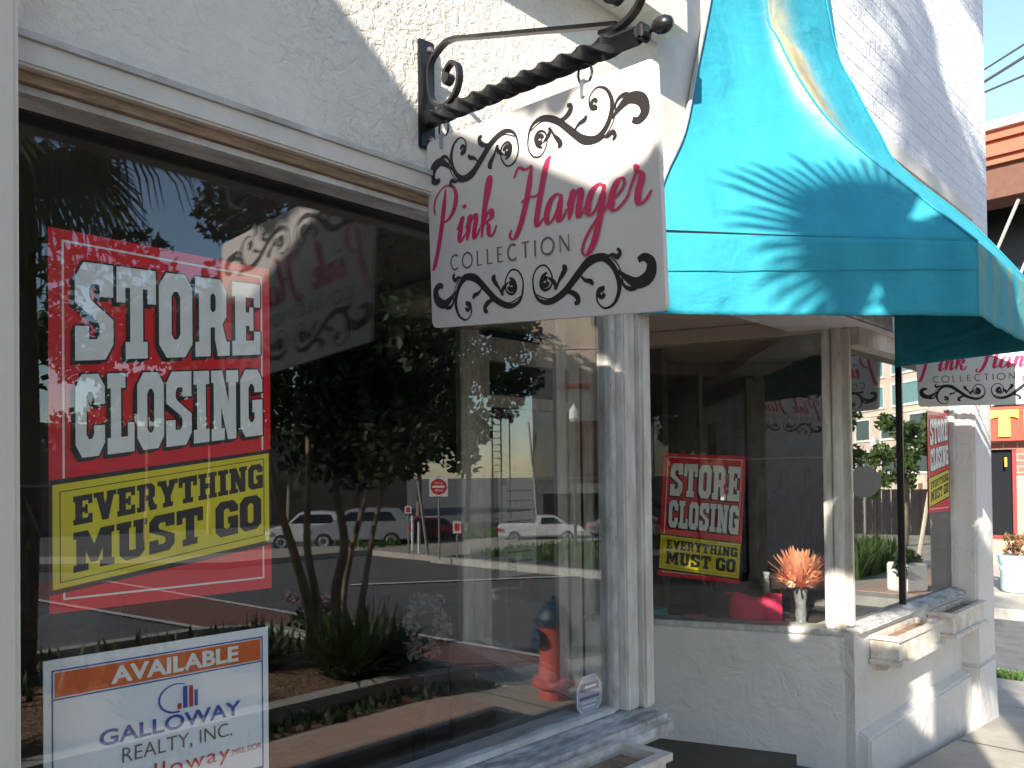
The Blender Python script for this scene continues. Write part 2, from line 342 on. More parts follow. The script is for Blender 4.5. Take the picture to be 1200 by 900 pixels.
# block slab letters on a 10 x 14 cell: (adds, subs, width)
GL = {
 'O': ([OC(0,0,10,14,2.2)], [OC(3.7,3,6.3,11,.8)], 10),
 'C': ([OC(0,0,10,14,2.2)], [OC(3.7,3,6.3,11,.8), R_(5.2,5.2,10.1,8.8)], 10),
 'G': ([OC(0,0,10,14,2.2), R_(5.4,5,10,7.6), R_(6.6,0,10,2.2)], [[(3.7,3.8),(4.5,3),(5.6,3),(6.4,3.8),(6.4,5),(5.4,5),(5.4,7.6),(6.3,7.6),(6.3,10.2),(5.5,11),(4.5,11),(3.7,10.2)], R_(6.2,7.6,10.1,9.2)], 10),
 'S': ([OC(0,0,10,14,2.2), R_(0,0,2.4,5), R_(7.4,9.4,10,14)], [[(3.6,3),(5.6,3),(6.3,3.7),(6.3,5),(5.8,5.6),(-.1,5.6+2.6),(-.1,4.9),(3.6,4.9)], [(6.4,11),(4.4,11),(3.7,10.3),(3.7,9.2),(4.2,8.6),(10.1,5.8),(10.1,9.2),(6.4,9.2)]], 10),
 'T': ([R_(0,10.9,11,14), R_(0,8.6,2.4,14), R_(8.6,8.6,11,14), R_(3.7,0,7.3,14), R_(2.4,0,8.6,2.6)], [], 11),
 'E': ([R_(0,0,9.6,2.8), R_(0,11.2,9.6,14), R_(1,0,4.6,14), R_(1,5.7,7,8.3), R_(7.4,0,9.6,4.6), R_(7.4,9.4,9.6,14), R_(5.8,4.7,7.2,9.3)], [], 9.8),
 'R': ([R_(0,0,6,2.6), R_(0,11.2,5,14), R_(1.2,0,4.8,14), OC(1.2,5.2,10,14,2), [(5.2,6),(8.6,6),(11,0),(7.2,0)], R_(7.0,0,11,2.6)], [OC(4.8,8,6.5,11.3,.5), R_(4.8,-.1,6.2,5.2)], 11),
 'L': ([R_(0,0,9.6,2.8), R_(1.2,0,4.8,14), R_(0,11.4,6.4,14), R_(7.2,0,9.6,5.2)], [], 9.8),
 'I': ([R_(0,0,6.4,2.6), R_(0,11.4,6.4,14), R_(1.4,0,5,14)], [], 6.4),
 'N': ([R_(0,0,5.6,2.4), R_(0,11.6,4.2,14), R_(1,0,4.2,14), R_(7.4,0,10.6,14), R_(6.4,11.6,11.6,14), [(1,14),(4.6,14),(10.6,0),(7,0)]], [], 11.6),
 'V': ([R_(-.4,11.6,4.8,14), R_(6.4,11.6,11.4,14), [(.4,14),(4.2,14),(6.8,3),(5.5,0),(4,0)], [(6.9,14),(10.6,14),(7.2,0),(4.6,0),(4.6,3)]], [], 11),
 'Y': ([R_(-.4,11.6,4.8,14), R_(6.2,11.6,11.4,14), [(.2,14),(4,14),(7.3,5.6),(3.7,5.6)], [(7,14),(10.8,14),(7.3,5.6),(3.7,5.6)], R_(3.7,0,7.3,6.4), R_(2.5,0,8.5,2.4)], [], 11),
 'H': ([R_(1,0,4.4,14), R_(7,0,10.4,14), R_(3,5.6,8,8.4), R_(0,0,5.2,2.4), R_(6.2,0,11.4,2.4), R_(0,11.6,5.2,14), R_(6.2,11.6,11.4,14)], [], 11.4),
 'M': ([R_(0,0,5.2,2.4), R_(9.2,0,14.4,2.4), R_(0,11.6,4.6,14), R_(9.8,11.6,14.4,14), R_(1,0,4.2,14), R_(10.2,0,13.4,14), [(1.4,14),(5,14),(8.6,5.2),(7.2,2.4),(6,2.4)], [(13,14),(9.4,14),(5.8,5.2),(7.2,2.4),(8.4,2.4)]], [], 14.4),
 'U': ([R_(1,2.2,4.6,14), R_(7,2.2,10.4,14), R_(0,11.6,5.4,14), R_(6.2,11.6,11.4,14), [(1,2.2),(3.2,0),(8.2,0),(10.4,2.2),(10.4,3.4),(1,3.4)]], [], 11.4),
}
GC = {}
def glyph(c):
    if c not in GC: GC[c] = union2d(GL[c][0], GL[c][1])
    return GC[c]
def word(txt, quad, gap=.9):
    """word mapped into quad TL,TR,BR,BL (u,v with v up) -> verts2d, faces"""
    x = 0; V = []; Fc = []; items = []
    for ch in txt:
        if ch == ' ': x += 4.5; continue
        v, f = glyph(ch); items.append((x, v, f)); x += GL[ch][2]+gap
    Wd = x-gap; TL, TR, BR, BL = quad
    for ox, v, f in items:
        o = len(V)
        for a, b in v:
            s_ = (a+ox)/Wd; t_ = b/14
            V.append(((BL[0]*(1-s_)+BR[0]*s_)*(1-t_)+(TL[0]*(1-s_)+TR[0]*s_)*t_, (BL[1]*(1-s_)+BR[1]*s_)*(1-t_)+(TL[1]*(1-s_)+TR[1]*s_)*t_))
        Fc += [tuple(i+o for i in q) for q in f]
    return V, Fc
class Plane:
    def __init__(s, o, U, V, N): s.o = Vector(o); s.U = Vector(U); s.V = Vector(V); s.N = Vector(N)
    def P(s, a, b, n): return tuple(s.o+s.U*a+s.V*b+s.N*n)
def flat(pl, layers, name, m, parent, label=None):
    """layers: (verts2d, faces, height)"""
    mb = MB()
    for v, f, h in layers: mb.add([pl.P(q[0], q[1], h+(q[2] if len(q) > 2 else 0)) for q in v], f)
    me = bpy.data.meshes.new(name); me.from_pydata(mb.v, [], mb.f); me.update(); me.materials.append(M[m])
    o = bpy.data.objects.new(name, me); COL.objects.link(o); o.parent = parent
    if label: o['label'] = label
    return o
def poly(q): return ([tuple(a) for a in q], [tuple(range(len(q)))])
def shadowed(v, f, offs, h0, dh):
    return [([(a+dx, b+dy) for a, b in v], f, h0+i*dh) for i, (dx, dy) in enumerate(offs)]
def crom(pts, n=8):
    pts = [tuple(p) for p in pts]; out = []
    P = [pts[0]]+pts+[pts[-1]]
    for i in range(1, len(P)-2):
        for k in range(n):
            t = k/n; q = []
            for a in range(len(pts[0])):
                p0, p1, p2, p3 = P[i-1][a], P[i][a], P[i+1][a], P[i+2][a]
                q.append(.5*((2*p1)+(-p0+p2)*t+(2*p0-5*p1+4*p2-p3)*t*t+(-p0+3*p1-3*p2+p3)*t**3))
            out.append(tuple(q))
    out.append(pts[-1]); return out
def ribbon_quads(pts):      # pts (x,y,w) already dense
    L_, Rr = [], []; n = len(pts)
    for i in range(n):
        a = pts[max(i-1, 0)]; b = pts[min(i+1, n-1)]; dx, dy = b[0]-a[0], b[1]-a[1]; l = math.hypot(dx, dy) or 1
        nx, ny = -dy/l, dx/l; w_ = pts[i][2]/2
        L_.append((pts[i][0]+nx*w_, pts[i][1]+ny*w_)); Rr.append((pts[i][0]-nx*w_, pts[i][1]-ny*w_))
    return L_, Rr
def ribbon_mesh(strokes, h0=0., dh=.00009):
    lay = []
    for k, pts in enumerate(strokes):
        L_, Rr = ribbon_quads(pts); n = len(L_)
        lay.append(([(*q, (i % n)/n*dh) for i, q in enumerate(L_+Rr)], [(i, i+1, n+i+1, n+i) for i in range(n-1)], h0+k*dh))
    return lay
def disc2(x, y, r, n=14): return [(x+r*math.cos(2*math.pi*i/n), y+r*math.sin(2*math.pi*i/n)) for i in range(n)]
def text2d(body, bold=0, spacing=1):
    cu = bpy.data.curves.new('t', 'FONT'); cu.body = body; cu.offset = bold; cu.space_character = spacing; cu.resolution_u = 4
    ob = bpy.data.objects.new('t', cu); COL.objects.link(ob); dg = bpy.context.evaluated_depsgraph_get()
    me = bpy.data.meshes.new_from_object(ob.evaluated_get(dg)); v = [(a.co.x, a.co.y) for a in me.vertices]; f = [tuple(q.vertices) for q in me.polygons]
    bpy.data.objects.remove(ob); bpy.data.meshes.remove(me)
    x0 = min(a[0] for a in v); x1 = max(a[0] for a in v); y0 = min(a[1] for a in v); y1 = max(a[1] for a in v)
    return [((a-x0)/(x1-x0), (b-y0)/(y1-y0)) for a, b in v], f
def fit(vf, quad):
    TL, TR, BR, BL = quad; out = []
    for s_, t_ in vf[0]:
        out.append(((BL[0]*(1-s_)+BR[0]*s_)*(1-t_)+(TL[0]*(1-s_)+TR[0]*s_)*t_, (BL[1]*(1-s_)+BR[1]*s_)*(1-t_)+(TL[1]*(1-s_)+TR[1]*s_)*t_))
    return out, vf[1]
def rq(x0, y0, x1, y1): return [(x0, y1), (x1, y1), (x1, y0), (x0, y0)]

# ================================================================== GROUND
def sheet(name, rects, z, m, kind='structure', step=.6):
    mb = MB()
    for x0, x1, y0, y1 in rects:
        xs = sorted(set([x0, x1]+[q for q in (2.9, 7.5154) if x0 < q < x1]))
        for a, b_ in zip(xs, xs[1:]):
            mb.add([(a, y0, gz(a)+z), (b_, y0, gz(b_)+z), (b_, y1, gz(b_)+z), (a, y1, gz(a)+z)], [(0, 1, 2, 3)])
    o = mb.build(name, m); o['kind'] = kind; return o
def slab(name, rects, z0, z1, m):
    mb = MB()
    for x0, x1, y0, y1 in rects:
        xs = sorted(set([x0, x1]+[q for q in (2.9, 7.5154) if x0 < q < x1]))
        for a, b_ in zip(xs, xs[1:]):
            ga, gb = gz(a), gz(b_)
            mb.add([(a,y0,ga+z0),(b_,y0,gb+z0),(b_,y1,gb+z0),(a,y1,ga+z0),(a,y0,ga+z1),(b_,y0,gb+z1),(b_,y1,gb+z1),(a,y1,ga+z1)],
                   [(0,3,2,1),(4,5,6,7),(0,1,5,4),(1,2,6,5),(2,3,7,6),(3,0,4,7)])
    o = mb.build(name, m); o['kind'] = 'structure'; return o
sheet('ground', [(-600, -60, -600, 600), (60, 600, -600, 600), (-60, 60, 60, 600), (-60, 60, -600, -60), (-60, 60, -60, 60)], -.135, 'asphalt')
sheet('road', [(-40, 60, -10.5, -1.15), (7.6, 10.9, -1.15, 58), (7.6, 10.9, -58, -10.5)], -.125, 'asphalt')
slab('sidewalk', [(-12, 6.9, -.75, 1.24)], -.3, 0, 'concrete')
slab('corner_sidewalk', [(5.372, 6.9, 1.24, 14)], -.3, 0, 'concrete')
slab('brick_pavement', [(-12, 3.15, -.70, -.02)], -.29, .006, 'paver_pink')
slab('sidewalk_kerb', [(3.6, 6.9, -1.15, -.755), (6.905, 7.55, -.9, -.755)], -.3, .002, 'kerb')
for k, xj in enumerate([.2, 1.9, 3.3, 4.5, 5.6]):
    pass
slab('bed_verge', [(-12, 3.555, -.998, -.752)], -.29, -.012, 'mulch')
slab('verge', [(6.92, 7.25, -.7, 14)], -.29, -.012, 'mulch')
slab('side_kerb', [(7.25, 7.4, -.75, 14)], -.3, .004, 'kerb')
# expansion joints in the walk: dark recessed strips
mb = MB()
for xj in (3.35, 4.55, 5.75):
    mb.add([(xj, -.74, gz(xj)+.0035), (xj+.012, -.74, gz(xj+.012)+.0035), (xj+.012, 1.24, gz(xj+.012)+.0035), (xj, 1.24, gz(xj)+.0035)], [(0, 1, 2, 3)])
for yj in (2.2, 3.4, 4.6): mb.add([(5.372, yj, gz(5.372)+.0035), (6.9, yj, gz(6.9)+.0035), (6.9, yj+.012, gz(6.9)+.0035), (5.372, yj+.012, gz(5.372)+.0035)], [(0, 1, 2, 3)])
j = mb.build('pavement_joint', 'asphalt'); j['kind'] = 'structure'
# crossing of red brick between white lines over the main street (slightly skewed)
def skew(name, m, pts, z):
    mb = MB(); n = 12
    for (a, b_) in [(pts[i], pts[i+1]) for i in range(len(pts)-1)]: pass
    L0, L1, R1, R0 = pts; G = []
    for i in range(n+1):
        t = i/n; row = []
        for q in range(5):
            s_ = q/4; x = (L0[0]*(1-t)+L1[0]*t)*(1-s_)+(R0[0]*(1-t)+R1[0]*t)*s_; y = (L0[1]*(1-t)+L1[1]*t)*(1-s_)+(R0[1]*(1-t)+R1[1]*t)*s_
            row.append((x, y, gz(x)+z))
        G.append(row)
    mb.grid(G); o = mb.build(name, m); o['kind'] = 'structure'
skew('crosswalk', 'paver_red', [(4.16, -1.17), (2.6, -9.6), (4.5, -9.9), (5.2, -1.17)], -.112)
skew('crosswalk_line', 'road_paint', [(4.10, -1.17), (2.54, -9.6), (2.66, -9.6), (4.20, -1.17)], -.104)
skew('crosswalk_line', 'road_paint', [(5.12, -1.17), (4.45, -9.9), (4.57, -9.9), (5.22, -1.17)], -.104)
skew('stop_line', 'road_paint', [(7.6, -8.2), (11.0, -5.9), (11.0, -5.75), (7.6, -8.05)], -.104)
# planted bed
slab('planting_bed', [(-6, 3.45, -3.4, -1.12)], -.3, .03, 'mulch')
slab('bed_kerb', [(-6, 3.56, -1.12, -1.0), (3.45, 3.56, -3.4, -1.12), (-6, 3.56, -3.52, -3.4)], -.3, .075, 'kerb')
# far side
slab('far_sidewalk', [(10.9, 60, -5.2, 30), (-40, 60, -14.2, -12.2), (10.9, 60, -12.2, -9.8)], -.3, -.01, 'concrete')
slab('far_kerb', [(10.72, 10.9, -9.8, 30), (10.9, 60, -5.4, -5.2), (10.9, 60, -9.8, -9.6)], -.3, .0, 'kerb')
sheet('parking_lot', [(-40, 60, -30, -14.2)], -.1, 'asphalt')
slab('brick_ramp', [(11.2, 14.4, -1.6, -.7)], -.1, -.002, 'paver_pink')

def blades(name, rects, dens, h, m, kind='stuff', wid=.012, lean=.5, base=0.):
    V = []; Fc = []
    for x0, x1, y0, y1 in rects:
        for _ in range(int((x1-x0)*(y1-y0)*dens)):
            x = random.uniform(x0, x1); y = random.uniform(y0, y1); a = random.uniform(0, 6.283); hh = h*random.uniform(.5, 1.15); l = hh*lean*random.random()
            z = gz(x)+base; dx, dy = math.cos(a), math.sin(a); o = len(V)
            V += [(x-dy*wid, y+dx*wid, z), (x+dy*wid, y-dx*wid, z), (x+dx*l*.4+dy*wid*.7, y+dy*l*.4-dx*wid*.7, z+hh*.65), (x+dx*l*.4-dy*wid*.7, y+dy*l*.4+dx*wid*.7, z+hh*.65), (x+dx*l, y+dy*l, z+hh)]
            Fc += [(o, o+1, o+2, o+3), (o+3, o+2, o+4)]
    me = bpy.data.meshes.new(name); me.from_pydata(V, [], Fc); me.update(); me.materials.append(M[m])
    o = bpy.data.objects.new(name, me); COL.objects.link(o); return o
tag(blades('grass', [(6.92, 7.25, .2, 9)], 2600, .05, 'grass', base=-.01), 'strip of short green grass beside the kerb of the side street', 'grass', kind='stuff')
tag(blades('grass', [(11.3, 15, -9.4, -5.5), (11.0, 22, -14.0, -12.4)], 90, .16, 'grass', wid=.03), 'rough grass on the far verge across the junction', 'grass', kind='stuff')
tag(blades('verge_grass', [(-.5, 3.5, -.98, -.77)], 900, .06, 'leaf_dark', base=-.01), 'dark strip of low grass between the brick pavement and the bed kerb', 'grass', kind='stuff')
tag(blades('ground_cover', [(-4, 3.4, -3.3, -2.2)], 120, .16, 'leaf_dark', wid=.02), 'dark low ground cover on the mulch around the tree', 'plants', kind='stuff')
tag(blades('ornamental_grass', [(12.2, 14.6, -4.6, -1.9)], 420, .55, 'leaf_light', wid=.02, lean=.9), 'tall green ornamental grasses beside the far footpath', 'grass', kind='stuff')

# ================================================================== STOREFRONT
B = thing('storefront_building', 'pale stucco corner shop building with recessed entrance and large display windows', 'building')
# ground-floor left window wall
MB().box(-1.5, .325, 1.2, 1.6, -.1, 3.2).build('pilaster', 'pilaster_paint', B, bevel=.008)
MB().box(.325, 1.991, 1.30, 1.56, 2.232, 2.847).build('upper_wall', 'stucco', B)
MB().box(-1.5, 1.99, 1.205, 1.56, 2.848, 5.4).build('overhang_wall', 'stucco', B)
MB().box(-1.5, 1.991, 1.199, 1.204, 2.842, 2.93).build('overhang_band', 'smooth_white', B)
MB().box(1.992, 2.50, 1.30, 1.56, 2.2, 5.4).build('wall_strip', 'smooth_white', B)
MB().box(2.502, 5.37, 1.25, 1.56, 2.215, 5.4).build('side_wall', 'painted_block', B)
MB().box(5.02, 5.37, 1.25, 1.62, .52, 2.213).build('corner_pier', 'stucco_low', B, bevel=.012)
MB().box(5.07, 5.37, 1.62, 14, -.2, 5.4).build('return_wall', 'stucco_wall', B)
# moulding over the left window
h = tag(MB().box(.326, 1.86, 1.268, 1.34, 2.185, 2.225).build('head_moulding', 'smooth_white', B, bevel=.004))
MB().box(.326, 1.86, 1.262, 1.268, 2.222, 2.232).build('drip_bead', 'old_white', h)
MB().box(.327, 1.859, 1.285, 1.35, 2.168, 2.184).build('bare_board', 'bare_wood', h)
MB().box(.328, 1.858, 1.295, 1.352, 2.156, 2.167).build('bead', 'old_white', h)
MB().box(.328, 1.84, 1.352, 1.40, 2.152, 2.30).build('head_frame', 'black_paint', B)
# lower wall and sill under the left window
MB().box(-1.5, 1.85, 1.32, 1.56, -.1, .905).build('lower_wall', 'stucco_low', B)
s = MB().box(.326, 1.925, 1.225, 1.44, .885, .945); sill = s.build('window_sill', 'sill_paint', B, bevel=.018, seg=3); sill = autosmooth(sill, 1.2)
MB().box(.33, 1.81, 1.345, 1.40, .946, .962).build('glazing_bead', 'old_white', B, bevel=.003)
# left display window
W1 = MB().box(.326, 1.812, 1.370, 1.376, .95, 2.16).build('window_pane', 'glass', B)
W1['label'] = 'large left display window glass'
MB().box(1.812, 1.838, 1.352, 1.40, .946, 2.3).build('window_post', 'old_white', B, bevel=.003)
MB().box(1.838, 1.895, 1.325, 1.41, .946, 2.19).build('window_post', 'trim_white', B, bevel=.005)
MB().box(1.895, 1.945, 1.305, 1.42, .946, 2.19).build('window_post', 'trim_white', B, bevel=.008)
MB().box(1.952, 5.36, 1.562, 2.6, 2.205+.06, 2.33).build('vestibule_soffit', 'soffit', B)

# recessed entrance: right splay B and left splay
ub = (-.347, .938); ob_ = (3.466, 1.37)      # u rotated +90 = (-.938,-.347): towards the street
def bbox(a0, a1, b0, b1, z0, z1): return MB().obox(ob_, ub, a0, a1, b0, b1, z0, z1)
bbox(0, 1.16, -.14, 0, .1, .905).build('splay_wall', 'stucco_low', B, bevel=.006)
bbox(.0, 1.16, -.13, .012, .906, .93).build('splay_sill', 'old_white', B, bevel=.004)
bbox(.075, 1.12, -.03, -.024, .93, 2.2).build('window_pane', 'glass_thin', B)
bbox(.038, .076, -.06, .0, .931, 2.262).build('window_post', 'trim_white', B, bevel=.004)
bbox(-.004, .037, -.06, .012, .931, 2.262).build('window_post', 'trim_white', B, bevel=.004)
bbox(1.12, 1.16, -.06, .0, .931, 2.20).build('window_post', 'trim_white', B, bevel=.004)
bbox(.077, 1.16, -.1, .002, 2.201, 2.262).build('splay_header', 'soffit', B)
MB().box(3.47, 3.497, 1.335, 1.40, .947, 2.213).build('window_post', 'trim_white', B, bevel=.004)
ul = (.347, .938); ol = (1.955, 1.42)
def lbox(a0, a1, b0, b1, z0, z1): return MB().obox(ol, ul, a0, a1, b0, b1, z0, z1)
lbox(0, 1.1, 0, .12, .1, .93).build('splay_wall', 'stucco_low', B, bevel=.006)
lbox(.03, 1.04, .03, .036, .93, 2.2).build('window_pane', 'glass_thin', B)
lbox(1.04, 1.10, -.005, .08, .93, 2.26).build('window_post', 'trim_white', B, bevel=.004)
lbox(.3, .325, .015, .05, .93, 2.2).build('window_bar', 'trim_white', B)
lbox(0, 1.1, 0, .1, 2.201, 2.262).build('splay_header', 'soffit', B)
d = MB()
d.box(2.36, 2.44, 2.46, 2.51, .38, 2.2); d.box(2.97, 3.05, 2.46, 2.51, .38, 2.2); d.box(2.44, 2.97, 2.46, 2.51, 2.1, 2.2); d.box(2.44, 2.97, 2.46, 2.51, .38, .62); d.box(2.44, 2.97, 2.46, 2.51, 1.9, 1.95)
door = d.build('entrance_door', 'trim_white', B)
MB().box(2.441, 2.969, 2.48, 2.486, .62, 1.9).build('door_pane', 'glass_thin', door)
MB().box(2.441, 2.969, 2.48, 2.486, 1.95, 2.1).build('door_pane', 'glass_thin', door)
MB().tube([(2.92, 2.44, 1.15), (2.92, 2.42, 1.17), (2.92, 2.42, 1.33), (2.92, 2.44, 1.35)], .008).build('handle', 'steel', door)
MB().add([(1.95, 1.25, .36), (3.45, 1.25, .33), (3.05, 2.6, .40), (2.36, 2.6, .40), (1.95, 1.25, .2), (3.45, 1.25, .2), (3.05, 2.6, .2), (2.36, 2.6, .2)],
         [(0, 1, 2, 3), (4, 7, 6, 5), (0, 4, 5, 1), (1, 5, 6, 2), (2, 6, 7, 3), (3, 7, 4, 0)]).build('entrance_floor', 'asphalt', B)
# small side window C
MB().box(3.47, 5.02, 1.335, 1.56, -.1, .915).build('lower_wall', 'stucco_low', B)
q = MB().prism([(1.28, -.2), (1.285, .475), (1.337, .50), (1.5, .50), (1.5, -.2)], lambda a, b_, t: (t, a, b_), 3.50, 5.018); q.build('plinth', 'stucco_low', B, bevel=.01)
MB().prism([(1.225, -.2), (1.25, .42), (1.25, .519), (1.6, .519), (1.6, -.2)], lambda a, b_, t: (t, a, b_), 5.021, 5.385).build('pier_foot', 'stucco_low', B, bevel=.012)
MB().box(3.5, 5.02, 1.30, 1.56, 2.14, 2.214).build('window_head', 'trim_white', B)
sc_ = MB().prism([(1.305, .916), (1.305, .932), (1.365, .952), (1.46, .952), (1.46, .916)], lambda a, b_, t: (t, a, b_), 3.49, 5.018)
sc_.build('window_sill', 'sill_paint', B, bevel=.006)
pc = MB().box(3.497, 4.985, 1.370, 1.376, .945, 2.14).build('window_pane', 'glass_coated', B); pc['label'] = 'small side display window glass'
MB().box(4.177, 4.192, 1.355, 1.385, .953, 2.14).build('window_bar', 'iron', B)
MB().box(4.985, 5.02, 1.345, 1.40, .953, 2.14).build('window_post', 'trim_white', B, bevel=.004)
MB().box(3.3, 4.955, 1.218, 1.25, 2.965, 3.045).build('string_course', 'smooth_white', B, bevel=.005)
# interior of the shop
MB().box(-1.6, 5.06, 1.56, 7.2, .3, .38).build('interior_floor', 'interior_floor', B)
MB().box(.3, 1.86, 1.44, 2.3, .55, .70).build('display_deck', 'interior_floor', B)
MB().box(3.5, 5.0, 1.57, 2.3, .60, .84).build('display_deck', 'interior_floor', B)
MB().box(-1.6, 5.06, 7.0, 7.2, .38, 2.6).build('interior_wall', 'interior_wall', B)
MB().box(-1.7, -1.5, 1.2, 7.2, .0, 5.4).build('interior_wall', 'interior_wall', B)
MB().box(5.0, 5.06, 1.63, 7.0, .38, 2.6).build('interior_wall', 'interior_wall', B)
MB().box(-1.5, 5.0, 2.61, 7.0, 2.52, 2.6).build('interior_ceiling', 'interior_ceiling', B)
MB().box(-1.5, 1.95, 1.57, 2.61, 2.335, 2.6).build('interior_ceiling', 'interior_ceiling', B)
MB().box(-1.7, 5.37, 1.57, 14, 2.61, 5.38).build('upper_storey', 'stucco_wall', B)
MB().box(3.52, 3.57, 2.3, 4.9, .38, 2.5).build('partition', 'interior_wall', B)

# ---- unseen wing added as a sun blocker, roof slope shaped for the shade edge
Wg = thing('shade_wing', 'added unseen stucco wing with a sloping roof shaped to shade the shopfront, left of the frame', 'building')
pz = lambda y: 4.27+.655*(y-1.179)
MB().prism([(1.148, -.1), (1.148, pz(1.148)-.06), (-1.0, pz(-1.0)-.06), (-1.0, -.1)], lambda a, b_, t: (t, a, b_), -5, -1.6).build('wall', 'stucco_wall', Wg)
MB().prism([(1.14, pz(1.14)-.06), (1.14, pz(1.14)), (-1.1, pz(-1.1)), (-1.1, pz(-1.1)-.06)], lambda a, b_, t: (t, a, b_), -5.05, -1.5).build('roof', 'red_siding', Wg)

# ================================================================== AWNING
A = thing('shop_awning', 'turquoise concave fabric awning over the recessed entrance with a faded stain on its hip', 'awning')
Lw = crom([(1.93, 1.295, 2.275), (2.0, 1.294, 2.452), (2.115, 1.294, 2.625), (2.195, 1.294, 2.853), (2.280, 1.294, 3.1), (2.36, 1.294, 3.4), (2.44, 1.294, 3.9)], 4)
Kh = crom([(2.775, .675, 2.30), (2.68, .92, 2.57), (2.62, 1.05, 2.73), (2.59, 1.135, 2.88), (2.56, 1.20, 3.04), (2.54, 1.235, 3.19), (2.53, 1.243, 3.9)], 4)
Rh = crom([(3.72, .70, 2.30), (3.50, .865, 2.55), (3.27, 1.05, 2.76), (3.20, 1.10, 2.88), (3.12, 1.16, 3.05), (3.04, 1.21, 3.24), (2.85, 1.243, 3.9)], 4)
Rw = crom([(3.76, 1.245, 2.30), (3.62, 1.245, 2.56), (3.45, 1.245, 2.76), (3.38, 1.245, 2.9), (3.28, 1.245, 3.05), (3.18, 1.245, 3.24), (2.95, 1.245, 3.9)], 4)
def between(a, b_, n, sag):
    G = []
    for i in range(len(a)):
        pa, pb = Vector(a[i]), Vector(b_[i]); row = []
        for k in range(n+1):
            t = k/n; p_ = pa.lerp(pb, t); p_ += Vector((.5, .6, 0)).normalized()*sag*math.sin(math.pi*t)*math.sin(math.pi*min(1, i/len(a)*1.3))
            row.append(tuple(p_))
        G.append(row)
    return G
g1 = between(Lw, Kh, 26, .02); g2 = between(Kh, Rh, 20, .02); g3 = between(Rh, Rw, 8, 0)
def cloth(name, G, fn, label=None, solid=.003):
    mb = MB().grid(G); me = bpy.data.meshes.new(name); me.from_pydata(mb.v, [], mb.f); me.update()
    for q in me.polygons: q.use_smooth = True
    ca = me.color_attributes.new('stain', 'FLOAT_COLOR', 'POINT'); r = len(G); c = len(G[0])
    for i in range(r):
        for j_ in range(c): ca.data[i*c+j_].color = (*fn(i/(r-1), j_/(c-1)), 1)
    me.materials.append(M['awning_cloth']); o = bpy.data.objects.new(name, me); COL.objects.link(o); o.parent = A
    md = o.modifiers.new('s', 'SUBSURF'); md.levels = 1; md.render_levels = 1; md.subdivision_type = 'SIMPLE'
    md = o.modifiers.new('solid', 'SOLIDIFY'); md.thickness = solid; md.offset = 0
    if label: o['label'] = label
    return o
def bell(x, c, w_): return math.exp(-((x-c)/w_)**2)
def st1(v, h_):   # left panel stain close to the hip (h=1)
    s_ = bell(h_, 1.0, .10)*(bell(v, .55, .22))*.9
    return (s_, 0, bell(h_, .99, .03)*bell(v, .55, .14)*.35)
def st2(v, h_):
    s_ = bell(h_, .10, .20)*bell(v, .62, .22)*1.5
    core = bell(h_, .16+.1*(1-v), .10)*bell(v, .55, .20)*.75
    return (min(1, s_), 0, core)
cloth('left_panel', g1, st1); cloth('front_panel', g2, st2, 'front panel with a cream and brown faded streak'); cloth('right_panel', g3, lambda a, b_: (0, 0, 0))
def valance(name, a, b_, zt, zb, n, amp, fn, grp=None, label=None):
    a = Vector(a); b_ = Vector(b_); G = []; d_ = (b_-a).normalized(); nn = Vector((d_.y, -d_.x, 0))
    for i in range(9):
        t = i/8; row = []
        for k in range(n+1):
            s_ = k/n; zz = (zt[0]*(1-s_)+zt[1]*s_)*(1-t)+(zb[0]*(1-s_)+zb[1]*s_)*t
            off = amp*t*(math.sin(s_*17+.7)*.5+math.sin(s_*41)*.3+math.sin(s_*7+2*t)*.6)*(4*s_*(1-s_))**.3
            p_ = a.lerp(b_, s_)+nn*off; row.append((p_.x, p_.y, zz))
        G.append(row)
    o = cloth(name, G, fn, label); return o
v1 = valance('valance', (1.872, 1.294, 0), (2.775, .675, 0), (2.275, 2.30), (2.046, 2.072), 50, .008, lambda v, h_: (0, 0, 0))
v2 = valance('valance', (2.776, .674, 0), (3.722, .699, 0), (2.30, 2.30), (2.072, 2.072), 60, .006, lambda v, h_: (0, .75*max(0, min(1, (math.sin(h_*30)+.6)*.8))*(.4+.6*(1-v)), 0), label='faded green streaked front valance')
v3 = valance('valance', (3.723, .70, 0), (3.76, 1.245, 0), (2.30, 2.30), (2.072, 2.06), 20, .006, lambda v, h_: (0, 0, 0), label='far end valance seen from inside, dark teal')
# hem seams, piping and the tube frame
for (a, b_, z0, z1) in (((1.872, 1.294), (2.775, .675), 2.165, 2.215),):
    pts = [(a[0]*(1-t)+b_[0]*t-.004, a[1]*(1-t)+b_[1]*t-.005, z0*(1-t)+z1*t) for t in [k/20 for k in range(21)]]
    MB().tube(pts, .0016, 5).build('seam', 'awning_cloth', A)
MB().tube([(p_[0]-.002, p_[1]-.004, p_[2]) for p_ in Kh], .0035, 6).build('hip_piping', 'awning_cloth', A)
MB().tube([(p_[0], p_[1]-.003, p_[2]) for p_ in Rh], .0035, 6).build('hip_piping', 'awning_cloth', A)
MB().tube([(p_[0]-.008, p_[1]-.006, p_[2]) for p_ in Lw], .007, 6).build('edge_flashing', 'old_white', A)
MB().tube([(1.9, 1.29, 2.278), (2.76, .705, 2.29), (3.70, .725, 2.29), (3.735, 1.24, 2.29)], .011, 8).build('frame_tube', 'iron', A)
MB().tube([(p_[0]+.01, p_[1]+.03, p_[2]-.012) for p_ in Kh[:20]], .010, 8).build('frame_tube', 'iron', A)
MB().tube([(p_[0]-.02, p_[1]+.03, p_[2]-.012) for p_ in Rh[:20]], .010, 8).build('frame_tube', 'iron', A)

